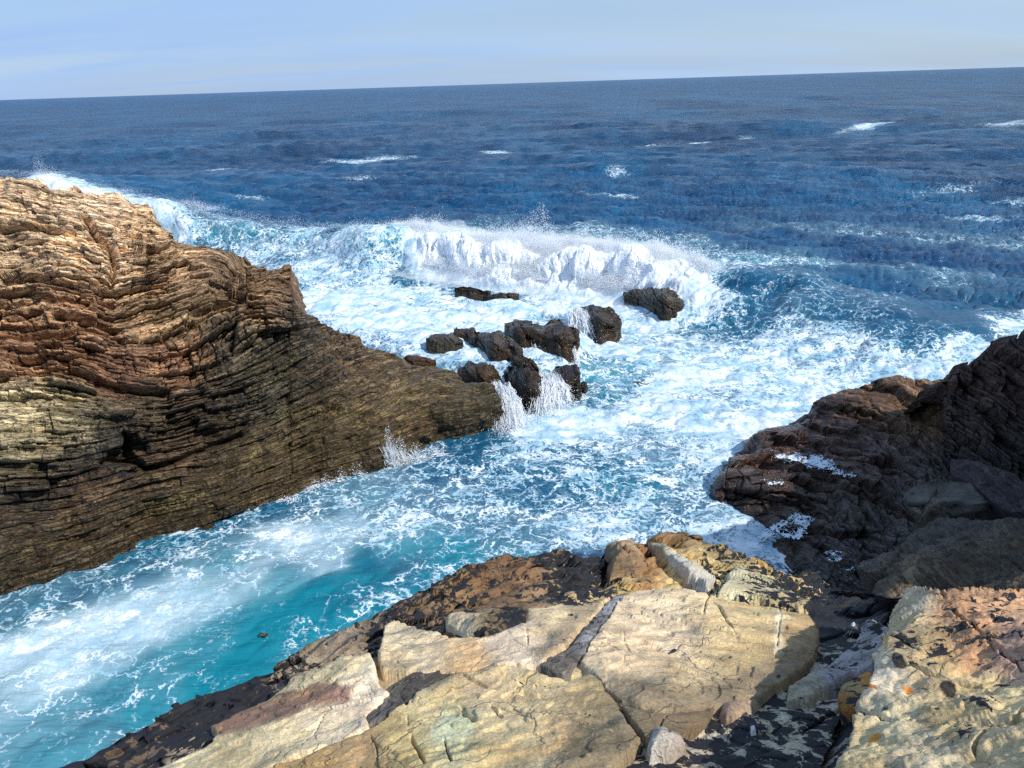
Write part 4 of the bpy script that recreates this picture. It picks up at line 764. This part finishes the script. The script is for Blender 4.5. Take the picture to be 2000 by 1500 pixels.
# ---- high block at the lower right
RB = [(1766, 1144), (1790, 1146), (1812, 1156), (1860, 1156), (1930, 1150), (2000, 1150), (2400, 1152), (3300, 1180), (3300, 2100), (1500, 2100), (1625, 1520), (1640, 1480), (1662, 1430), (1672, 1385), (1690, 1350), (1708, 1308), (1704, 1285), (1728, 1240), (1744, 1205), (1748, 1180), (1762, 1170)]
S('lichened_block', 'high yellowish and pink block with orange lichen discs in the lower right corner', 'rock block', M_SAND, RB, fc, .34,
  [(1785, 1155, '#b8a888'), (1770, 1200, '#aa9870'), (1850, 1190, '#96704c'), (1950, 1180, '#a07c58'), (1900, 1240, '#9a7450'), (1980, 1260, '#a88468'), (1760, 1250, '#a08e68'), (1830, 1270, '#8f7850'), (1800, 1300, '#ac9870'), (1720, 1330, '#b5a88a'), (1850, 1340, '#ad986c'), (1950, 1360, '#ab996c'), (1750, 1400, '#ac9c74'), (1850, 1420, '#95835a'), (1950, 1450, '#a39068'), (1700, 1470, '#ae9c70'), (1800, 1490, '#a39472')], 24.,
  cracks=[([(1840, 1160), (1870, 1195), (1920, 1240), (2000, 1290)], 3, .05), ([(1960, 1195), (1880, 1250), (1800, 1290)], 2.5, .02), ([(1700, 1310), (1780, 1300), (1850, 1322), (2000, 1330)], 3, .06), ([(1680, 1390), (1760, 1420), (1800, 1405)], 2.5, .03), ([(1790, 1420), (1870, 1430), (1950, 1430)], 2.5, .03), ([(2000, 1400), (1960, 1440), (1915, 1500)], 3, .04), ([(1745, 1250), (1800, 1275)], 2, .02), ([(1870, 1350), (1960, 1390)], 2.5, .03)],
  spots=[(1768, 1338, 8, '#c07818'), (1780, 1362, 11, '#c8761a'), (1704, 1447, 15, '#bb7a20'), (1960, 1340, 7, '#b8843a'), (1734, 1260, 6, '#b07a28'), (1985, 1153, 8, '#b87a30'), (1786, 1222, 6, '#a88a40'), (1704, 1347, 12, '#8a4a18'), (1848, 1338, 12, '#17161a'), (1760, 1297, 12, '#17161a'), (1730, 1395, 7, '#17161a')],
  lichs=[(1780, 1160, .2), (1850, 1200, .42), (1950, 1230, .44), (1800, 1290, .46), (1720, 1330, .35), (1850, 1350, .37), (1750, 1420, .34), (1900, 1420, .43), (1980, 1480, .36)], step=2.2, wdt=6, drop=.6, disp=.016, lumps=.07, colwarp=14, rag=5, gain=1.25)
S('lichened_stone', 'cluster stone with orange and brown lichen against the foot of the high block', 'stone', M_SAND,
  [(1650, 1330), (1690, 1310), (1705, 1312), (1700, 1340), (1690, 1372), (1668, 1385), (1640, 1378), (1634, 1350)], fc, .03, [(1665, 1340, '#a08a5c'), (1685, 1330, '#b07a30'), (1660, 1370, '#8a5a20')], 12., lich=.5, wdt=4, drop=.2)

# ---- shaded slab with an overhanging lip, below the dark cliff
sc_ = [(1668, 1110, 'z', 3.0), (1750, 1060, 'z', 3.1), (1830, 1015, 'z', 3.0), (1900, 1005, 'z', 3.1), (2000, 1012, 'z', 3.4), (2300, 1030, 'z', 4.2), (1760, 1140, 'z', 3.5), (1850, 1120, 'z', 3.6), (2000, 1120, 'z', 4.0), (2300, 1150, 'z', 4.8), (2300, 1300, 'z', 4.9), (1800, 1200, 'z', 3.6), (3200, 1060, 'z', 5.4), (3200, 1240, 'z', 6.0)]
S('slate_rock', 'large grey-brown slab in shade with an overhanging tip, below the dark cliff', 'rock', M_SLAB,
  [(1666, 1103), (1690, 1086), (1745, 1070), (1765, 1048), (1790, 1030), (1832, 1012), (1900, 1012), (1960, 1015), (2000, 1018), (2400, 1030), (3200, 1060), (3200, 1240), (1700, 1240), (1702, 1160), (1715, 1140), (1745, 1118), (1690, 1122)], sc_, .05,
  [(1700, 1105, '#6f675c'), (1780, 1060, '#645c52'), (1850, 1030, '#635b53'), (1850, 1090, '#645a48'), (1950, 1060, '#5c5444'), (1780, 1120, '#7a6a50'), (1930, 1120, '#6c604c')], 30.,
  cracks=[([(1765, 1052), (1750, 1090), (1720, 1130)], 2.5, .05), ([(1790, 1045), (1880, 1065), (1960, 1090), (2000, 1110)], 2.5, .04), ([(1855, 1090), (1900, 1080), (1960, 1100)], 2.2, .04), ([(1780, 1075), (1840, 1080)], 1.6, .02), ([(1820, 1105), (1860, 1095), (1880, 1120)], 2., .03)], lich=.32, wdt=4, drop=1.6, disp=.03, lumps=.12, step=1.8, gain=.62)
S('lichened_boulder', 'small pale lichened boulder between the dark cliff and the shaded slab', 'boulder', M_SAND,
  [(1812, 990), (1835, 978), (1870, 975), (1898, 985), (1895, 1002), (1860, 1012), (1820, 1010)], [(1812, 1010, 'z', 2.3), (1900, 1005, 'z', 2.5), (1850, 975, 'z', 2.6), (1830, 995, 'z', 2.5), (1850, 1012, 'z', 2.3)], .05,
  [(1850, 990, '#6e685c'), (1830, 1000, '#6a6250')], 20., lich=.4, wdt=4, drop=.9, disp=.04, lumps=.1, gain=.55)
S('dark_ledge', 'flat-topped dark block jutting from the foot of the cliff', 'rock block', M_SLAB,
  [(1853, 900), (1862, 893), (1900, 898), (1985, 925), (2000, 940), (2100, 960), (2100, 1010), (1960, 1000), (1900, 950), (1856, 925)], [(1853, 898, 'z', 2.5), (1985, 925, 'z', 2.9), (2100, 960, 'z', 3.2), (1900, 950, 'z', 2.5), (2100, 1010, 'z', 3.3), (1960, 1000, 'z', 2.7)], .05,
  [(1880, 905, '#42383a'), (1960, 940, '#332c2e')], 30., lich=.3, wdt=4, drop=1.5, disp=.03, lumps=.08)

# ---- rocks standing in the surf
G = 'dark wet rocks standing in the white water of the reef'
boulder('surf_rock', [(1130, 603), (1135, 599), (1152, 597), (1188, 601), (1206, 612), (1212, 628)], [(1130, 607), (1145, 640), (1172, 652), (1200, 648), (1212, 634)], .3, 1.1, '#4a4238', 'blocky dark rock standing alone with a white cascade on its left', G)
boulder('surf_rock', [(1218, 571), (1235, 568), (1270, 562), (1305, 565), (1335, 576), (1346, 584)], [(1218, 575), (1250, 582), (1285, 604), (1315, 610), (1346, 590)], .35, 1.4, '#453f34', 'low flat rock under the breaking wave, farthest right in the reef', G)
boulder('surf_rock', [(985, 632), (1005, 626), (1060, 634), (1090, 632), (1122, 636), (1132, 650)], [(985, 637), (1010, 655), (1060, 664), (1100, 676), (1118, 676), (1132, 658)], .95, 1.3, '#453829', 'long brown rock with a squared right end, resting on a lower tier of the reef', G)
boulder('surf_rock', [(1064, 634), (1075, 624), (1092, 621), (1102, 632)], [(1064, 636), (1080, 638), (1102, 637)], .95, .5, '#4a4238', 'small grey hump just behind the long brown rock', G, nc=80, nr=50)
boulder('surf_rock', [(1022, 664), (1045, 654), (1090, 662), (1118, 676), (1122, 700)], [(1022, 684), (1050, 700), (1095, 708), (1118, 716), (1122, 708)], .35, .9, '#3d342a', 'lower tier streaked with falling water beneath the long brown rock', G)
boulder('surf_rock', [(886, 644), (910, 640), (945, 648), (975, 652), (992, 672), (1002, 690)], [(886, 650), (915, 656), (940, 678), (965, 696), (990, 698), (1002, 694)], .7, 1.2, '#46382a', 'slanting triangular brown rock amid the foam at the reef centre', G)
boulder('surf_rock', [(958, 655), (972, 648), (990, 655), (1010, 676), (1018, 684)], [(958, 662), (985, 676), (1005, 690), (1018, 688)], .8, .7, '#5d584e', 'thin grey slanting rib leaning on the triangular brown rock', G, nc=90, nr=60)
boulder('surf_rock', [(832, 660), (850, 652), (880, 652), (905, 662)], [(832, 664), (860, 668), (890, 671), (905, 668)], .8, .8, '#504b42', 'low grey rock awash at the left of the reef', G, nc=100, nr=50)
boulder('surf_rock', [(1040, 716), (1060, 709), (1095, 712), (1120, 712), (1128, 722), (1128, 745), (1137, 768)], [(1040, 722), (1068, 742), (1090, 768), (1108, 777), (1130, 775), (1137, 771)], .05, 1.2, '#3b342e', 'upright cleft dark rock at the front right of the reef', G)
boulder('surf_rock', [(1131, 752), (1138, 747), (1147, 752), (1149, 760)], [(1131, 760), (1140, 766), (1149, 763)], .0, .35, '#3a352e', 'small dark stone awash beside the upright cleft rock', G, nc=60, nr=40)
boulder('surf_rock', [(962, 722), (985, 711), (1015, 716), (1050, 727), (1066, 745)], [(962, 738), (985, 752), (1005, 777), (1025, 804), (1048, 806), (1066, 788)], .0, .8, '#46382a', 'brown rock between two waterfalls at the front of the reef', G)
boulder('surf_rock', [(888, 560), (905, 557), (930, 562), (958, 568)], [(888, 563), (915, 566), (958, 571)], .5, .6, '#4a4036', 'thin dark ledge in the foam behind the reef', G, nc=90, nr=36)
boulder('surf_rock', [(955, 574), (985, 572), (1012, 577)], [(955, 577), (985, 582), (1012, 580)], .5, .4, '#564a3e', 'short dark ledge to the right of the thin ledge behind the reef', G, nc=70, nr=36)
boulder('surf_rock', [(893, 722), (915, 706), (945, 710), (965, 716), (980, 735)], [(893, 732), (925, 748), (955, 758), (980, 748)], .40, .7, '#4d3d28', 'low brown rock half covered by white water next to the headland tip', G, nc=90, nr=60)
boulder('surf_rock', [(775, 700), (800, 693), (830, 700), (850, 706)], [(775, 706), (810, 710), (850, 711)], .65, .5, '#5d4629', 'flat brown rock awash just behind the headland', G, nc=90, nr=40)
boulder('surf_rock', [(990, 700), (1015, 694), (1040, 704), (1052, 716)], [(990, 706), (1020, 716), (1052, 722)], .6, .5, '#403528', 'small dark rock poking through the foam above the waterfalls', G, nc=80, nr=44)

# ---- thin white wash left lying on the terrace
def wash(poly, label, dens, z0=.03):
    o = slab('foam_wash', M_WASH, poly, tcn, .13, [(1600, 900, '#ffffff')], 50., step=2.2, wdt=1., drop=.02, disp=.004, rag=6, lumps=.02, foam=dens-.07)
    return tag(o, label, 'foam', 'foam left on the dark terrace', kind='stuff')
wash([(1500, 880), (1560, 878), (1620, 885), (1640, 905), (1700, 930), (1728, 948), (1700, 946), (1620, 930), (1560, 908), (1515, 900)], 'white foam streak draining along the joint of the dark terrace', .78)
wash([(1470, 935), (1520, 930), (1575, 945), (1540, 955), (1490, 950)], 'small white foam patch near the tip of the dark terrace', .66)
wash([(1500, 1020), (1560, 990), (1600, 1010), (1580, 1045), (1555, 1065), (1520, 1050), (1480, 1070), (1455, 1050)], 'white foam over the lowest step of the dark terrace', .72)
wash([(1600, 1075), (1640, 1070), (1670, 1090), (1675, 1120), (1650, 1125), (1620, 1100)], 'white foam pool in the gully under the overhanging slab', .66)

# ------------------------------------------------------------------ falling and flying water
def tubes(paths, radii):
    """paths (n,k,3) radii (n,k) -> three-sided strands"""
    n, k, _ = paths.shape; T = np.gradient(paths, axis=1); T /= np.linalg.norm(T, axis=2, keepdims=True)+1e-9
    A = np.cross(T, np.array([.3, 1., .1])); A /= np.linalg.norm(A, axis=2, keepdims=True)+1e-9; B = np.cross(T, A)
    V = np.stack([paths+radii[..., None]*(A*math.cos(a)+B*math.sin(a)) for a in (0, 2.094, 4.188)], 2)
    idx = np.arange(n*k*3).reshape(n, k, 3); F = []
    for j in range(3):
        F.append(np.stack([idx[:, :-1, j], idx[:, :-1, (j+1) % 3], idx[:, 1:, (j+1) % 3], idx[:, 1:, j]], -1).reshape(-1, 4))
    return V.reshape(-1, 3), np.concatenate(F)
def drops(Pc, r):
    n = len(Pc); base = np.array([(1, 1, 1), (1, -1, -1), (-1, 1, -1), (-1, -1, 1)], float)*.6
    q = rng.normal(size=(n, 3, 3)); q, _ = np.linalg.qr(q); V = Pc[:, None]+np.einsum('vj,njk->nvk', base, q)*np.asarray(r)[:, None, None]
    F = np.array([(0, 1, 2), (0, 3, 1), (0, 2, 3), (1, 3, 2)]); F = (np.arange(n)[:, None, None]*4+F).reshape(-1, 3)
    return V.reshape(-1, 3), F
def fall(top, bot, zt, zb, n, label, lean=.35, r=.011, spl=900):
    n = int(n*1.9); r = r*.62; spl = int(spl*.8)
    u = rng.random(n)**1.0; k = 12; t = np.linspace(0, 1, k)
    def line(pts, z, uu):
        a = np.array(pts, float); w_ = at(a[:, 0], a[:, 1], z=z); s_ = np.linspace(0, 1, len(a)); return np.stack([np.interp(uu, s_, w_[:, i]) for i in range(3)], -1)
    a = line(top, zt, u); b = line(bot, zb, np.clip(u+rng.normal(size=n)*.06, 0, 1))
    a = a+rng.normal(size=a.shape)*np.array([.03, .10, .05]); b = b+rng.normal(size=b.shape)*np.array([.06, .14, .02])
    e = .35+.65*rng.random(n); st = rng.random(n)*.35
    tt = st[:, None]+(1-st)[:, None]*t[None]*np.maximum(e, st+.2)[:, None]
    P = a[:, None]*(1-tt[..., None])+b[:, None]*tt[..., None]; P[..., 2] = a[:, None, 2]+(b-a)[:, None, 2]*tt**1.8
    P += np.cumsum(rng.normal(size=P.shape)*.024, axis=1)
    rad = (r*(.4+1.2*rng.random(n))*np.where(rng.random(n) < .14, 2.8, 1.))[:, None]*np.sin(np.pi*(.06+.88*t))[None]**.6
    V1, F1 = tubes(P, rad)
    m_ = spl; uu = rng.random(m_); bb = line(bot, zb, uu)+rng.normal(size=(m_, 3))*np.array([.28, .3, .05]); bb[:, 2] = zb+np.abs(rng.exponential(.16, m_))
    V2, F2 = drops(bb, rng.random(m_)**2*.016+.005)
    F2 = np.c_[F2, F2[:, 2]]
    F = np.concatenate([F1, np.c_[F2[:, :3], F2[:, 2]]+len(V1)])
    # tetra faces as their own triangles: keep two meshes joined through degenerate-free quads
    return V1, F1, V2, F2[:, :3]
def mesh_mixed(name, parts, mat):
    Vs = []; Fs = []; off = 0
    for V, F in parts:
        if F.shape[1] == 4: F = np.concatenate([F[:, [0, 1, 2]], F[:, [0, 2, 3]]])
        Vs.append(V); Fs.append(F+off); off += len(V)
    return mesh(name, np.concatenate(Vs), np.concatenate(Fs), mat, smooth=False)
def cascade(label, *a, **k):
    V1, F1, V2, F2 = fall(*a, None, **k); o = mesh_mixed('cascade', [(V1, F1), (V2, F2)], M_SPRAY); return tag(o, label, 'waterfall', 'cascades over the reef rocks', kind='stuff')
cascade('white waterfall pouring between the headland tip and the brown reef rock', [(962, 744), (978, 752), (992, 757)], [(976, 842), (1000, 840), (1022, 828)], .62, .0, 520, r=.014, spl=2600)
cascade('ragged curtain of water falling in front of the reef', [(1052, 738), (1070, 744), (1100, 750)], [(1046, 815), (1075, 806), (1112, 792)], .6, .0, 380, r=.013, spl=2200)
cascade('thin white cascade down the left side of the blocky surf rock', [(1118, 600), (1132, 602)], [(1112, 655), (1160, 662)], .9, .05, 160, r=.016, spl=500)
cascade('threads of water over the lower tier of the reef', [(1040, 662), (1080, 668), (1120, 678)], [(1045, 715), (1085, 722), (1128, 722)], .8, .1, 170, r=.010, spl=300)
cascade('thin stream falling off the squared end of the long rock', [(1116, 680), (1124, 682)], [(1118, 722), (1128, 724)], .7, .05, 60, r=.012, spl=200)
cascade('white trickles over the front of the upright cleft rock', [(1045, 722), (1070, 726), (1095, 730)], [(1075, 770), (1090, 785), (1112, 785)], .5, .0, 90, r=.010, spl=300)

def splash(label, specs):
    parts = []
    for (px, py, sx, hgt, n, z0) in specs:
        c = at([px], [py], z=z0)[0]; m_ = n//6; k = 7; t = np.linspace(0, 1, k)
        b = c+rng.normal(size=(m_, 3))*np.array([sx, .07, 0]); g = np.exp(-((b[:, 0]-c[0])/sx)**2*.5)
        v = np.c_[rng.normal(size=m_)*.10, -.10-.15*rng.random(m_), hgt*g*(.25+.75*rng.random(m_))]
        P = b[:, None]+v[:, None]*np.array([1, 1, 1])*t[None, :, None]; P[..., 2] -= .12*hgt*t[None]**2; P += np.cumsum(rng.normal(size=P.shape)*.006, axis=1)
        parts.append(tubes(P, (.004+.010*rng.random(m_))[:, None]*np.sin(np.pi*(.1+.85*t))[None]))
        q = c+rng.normal(size=(n, 3))*np.array([sx, .12, 0]); g = np.exp(-((q[:, 0]-c[0])/sx)**2*.5); q[:, 2] = z0+rng.random(n)**1.6*hgt*1.25*g; q[:, 1] -= .1*rng.random(n)
        parts.append(drops(q, .004+.012*rng.random(n)**2))
    return tag(mesh_mixed('splash', parts, M_SPRAY), label, 'splash', kind='stuff')
splash('white water leaping in fingers against the foot of the headland', [(765, 908, .12, .95, 1100, .0), (785, 902, .14, .6, 900, 0.), (815, 898, .2, .38, 700, 0.), (700, 925, .16, .3, 400, 0.), (670, 936, .12, .28, 300, 0.), (640, 946, .15, .22, 300, 0), (615, 955, .1, .2, 200, 0), (560, 975, .15, .12, 200, 0), (850, 885, .2, .22, 300, 0)])
# spray over the breaking wave
def breaker_spray():
    n = 360000; L = np.arange(len(CA)); seg = np.interp(rng.random(n), [0, .05, .09, .105, 1.], [0.6, 2., 4.0, 7.5, 15.4])
    k = np.floor(seg).astype(int); f = (seg-k)[:, None]; c = CW[k]*(1-f)+CW[np.minimum(k+1, len(CW)-1)]*f; Hh = np.interp(seg, L, CA[:, 2])
    dn = CW[np.minimum(k+1, len(CW)-1)]-CW[k]; dn /= np.linalg.norm(dn, axis=1, keepdims=True); nrm = np.c_[dn[:, 1], -dn[:, 0]]
    nrm *= np.where(nrm[:, 1:] > 0, -1, 1)
    a = np.where(rng.random(n) < .35, rng.normal(size=n)*.5, rng.random(n)*1.9)
    cr = fbm(np.c_[c, c[:, :1]*0], .35, 3, 205)
    P = np.c_[c+nrm*a[:, None]+dn*rng.normal(size=(n, 1))*.3, np.zeros(n)]
    surf = Hh*np.exp(-(np.maximum(a, 0)/1.7)**2*1.3)
    cl = fbm(np.c_[P[:, :2], surf], .7, 4, 201)
    lift = rng.exponential(1., n)*np.clip(.05+.17*cl+.16*cr, .012, .36)
    P[:, 2] = np.maximum(surf, .1)-.05+lift
    P[:, :2] += nrm*(-.15*lift[:, None])
    parts = [drops(P, .006+.019*rng.random(n)**2)]
    for (px, py, w_, hg, m_) in [(1055, 470, .55, .95, 2600), (1025, 470, .5, .6, 1500), (1185, 486, .28, .6, 900), (960, 468, .6, .5, 1200), (860, 452, .5, .5, 1000), (820, 445, .3, .4, 700), (82, 345, .5, 1.1, 2500), (105, 345, .6, .6, 1500)]:
        c = at([px], [py], z=2.3)[0]; q = c+rng.normal(size=(m_, 3))*np.array([w_, .4, 0]); g = np.exp(-((q[:, 0]-c[0])/w_)**2*.6); q[:, 2] = 2.1+rng.random(m_)**1.8*hg*2.*g+rng.normal(size=m_)*.08
        parts.append(drops(q, .006+.018*rng.random(m_)**2))
    return tag(mesh_mixed('spray', parts, M_SPRAY), 'white spray thrown up along the crest of the breaking wave', 'spray', kind='stuff')
breaker_spray()
def breaker_mist():
    ns, na = 420, 60; seg = np.linspace(7.35, 15.5, ns); L = np.arange(len(CA)); k = np.floor(seg).astype(int); f = (seg-k)[:, None]
    c = CW[k]*(1-f)+CW[k+1]*f; dn = CW[k+1]-CW[k]; dn /= np.linalg.norm(dn, axis=1, keepdims=True)
    ker = np.hanning(41); ker /= ker.sum(); dn = np.stack([np.convolve(np.pad(dn[:, i], 20, 'edge'), ker, 'valid') for i in (0, 1)], 1); dn /= np.linalg.norm(dn, axis=1, keepdims=True)
    nrm = np.c_[dn[:, 1], -dn[:, 0]]; nrm *= np.where(nrm[:, 1:] > 0, -1, 1)
    a = np.linspace(-.9, 3.6, na); Hh = np.interp(seg, L, CA[:, 2])
    P = np.zeros((ns, na, 3)); P[..., :2] = c[:, None]+nrm[:, None]*a[None, :, None]
    surf = Hh[:, None]*np.where(a > 0, np.exp(-(a/1.7)**2*1.3), np.exp(-(a/4.2)**2))[None]
    Q = P.reshape(-1, 3).copy(); Q[:, 2] = surf.ravel()
    bl = sum(np.abs(pn(Q, .55*2.05**o_, 401+o_))*.55**o_ for o_ in range(5)).reshape(ns, na)
    big = pn(Q, .22, 411).reshape(ns, na)
    env = (sm(a, -.9, .2)*(1-sm(a, .5, 2.1)))[None]*(sm(seg, 7.35, 7.9)*(1-sm(seg, 14.4, 15.5)))[:, None]
    th = env*(.06+.60*bl+.40*big)
    top = P.copy(); top[..., 2] = surf+np.maximum(th, .0)+.0; bot = P.copy(); bot[..., 2] = surf-.6
    V = np.concatenate([top.reshape(-1, 3), bot.reshape(-1, 3)]); F = gridf(ns, na); n = ns*na; F2 = F[:, ::-1]+n
    i = np.arange(n).reshape(ns, na); ring = np.concatenate([i[0], i[1:, -1], i[-1, -2::-1], i[-2:0:-1, 0]]); r2 = np.roll(ring, -1)
    side = np.stack([ring, r2, r2+n, ring+n], -1)
    m = bpy.data.materials.new('mist'); m.use_nodes = True; t = NT(m.node_tree); t.N.clear()
    v = t.N.new('ShaderNodeVolumePrincipled'); v.inputs['Color'].default_value = (1, 1, 1, 1); v.inputs['Density'].default_value = .7; v.inputs['Anisotropy'].default_value = .1
    o = t.N.new('ShaderNodeOutputMaterial'); t.L.new(v.outputs[0], o.inputs['Volume'])
    return tag(mesh('mist', V, np.concatenate([F, F2, side]), m), 'soft white mist hanging over the face of the breaking wave', 'mist', kind='stuff')
breaker_mist()

# ---- bits of kelp adrift
def kelp(px, py, z, length, rot, label):
    k = 9; t = np.linspace(0, 1, k); c = at([px], [py], z=z)[0]
    fr = []
    for (a, l, wd) in ((0, 1, .05), (.5, .6, .035), (-.45, .7, .04)):
        d = np.array([math.cos(rot+a), math.sin(rot+a), 0]); n_ = np.array([-d[1], d[0], 0])
        mid = c+d*(t[:, None]*l*length)+n_*(np.sin(t*5)*.03)[:, None]+np.array([0, 0, 1])*(.02*np.sin(t*7))[:, None]
        w_ = (wd*np.sin(np.pi*(.08+.9*t)))[:, None]
        fr += [(np.stack([mid-n_*w_, mid+np.array([0, 0, .012]), mid+n_*w_, mid-np.array([0, 0, .012])], 1).reshape(-1, 3))]
    V = np.concatenate(fr); F = []
    for b_ in range(3):
        for i in range(k-1):
            for j in range(4): F.append([b_*k*4+i*4+j, b_*k*4+i*4+(j+1) % 4, b_*k*4+(i+1)*4+(j+1) % 4, b_*k*4+(i+1)*4+j])
    m = bpy.data.materials.get('kelp_brown')
    if not m:
        m = bpy.data.materials.new('kelp_brown'); m.use_nodes = True; t_ = NT(m.node_tree); b = t_.N['Principled BSDF']
        t_.put(b.inputs[0], t_.mix(t_.noise(t_.N.new('ShaderNodeTexCoord').outputs['Object'], 20.), (.02, .022, .01), (.06, .05, .02))); b.inputs['Roughness'].default_value = .35
    return tag(mesh('drifting_kelp', V, np.array(F), m), label, 'kelp')
kelp(508, 1243, .13, .15, .8, 'dark scrap of kelp adrift in the clear turquoise water')
kelp(1236, 748, .35, .5, -.2, 'dark frond of kelp afloat in the foam right of the reef')
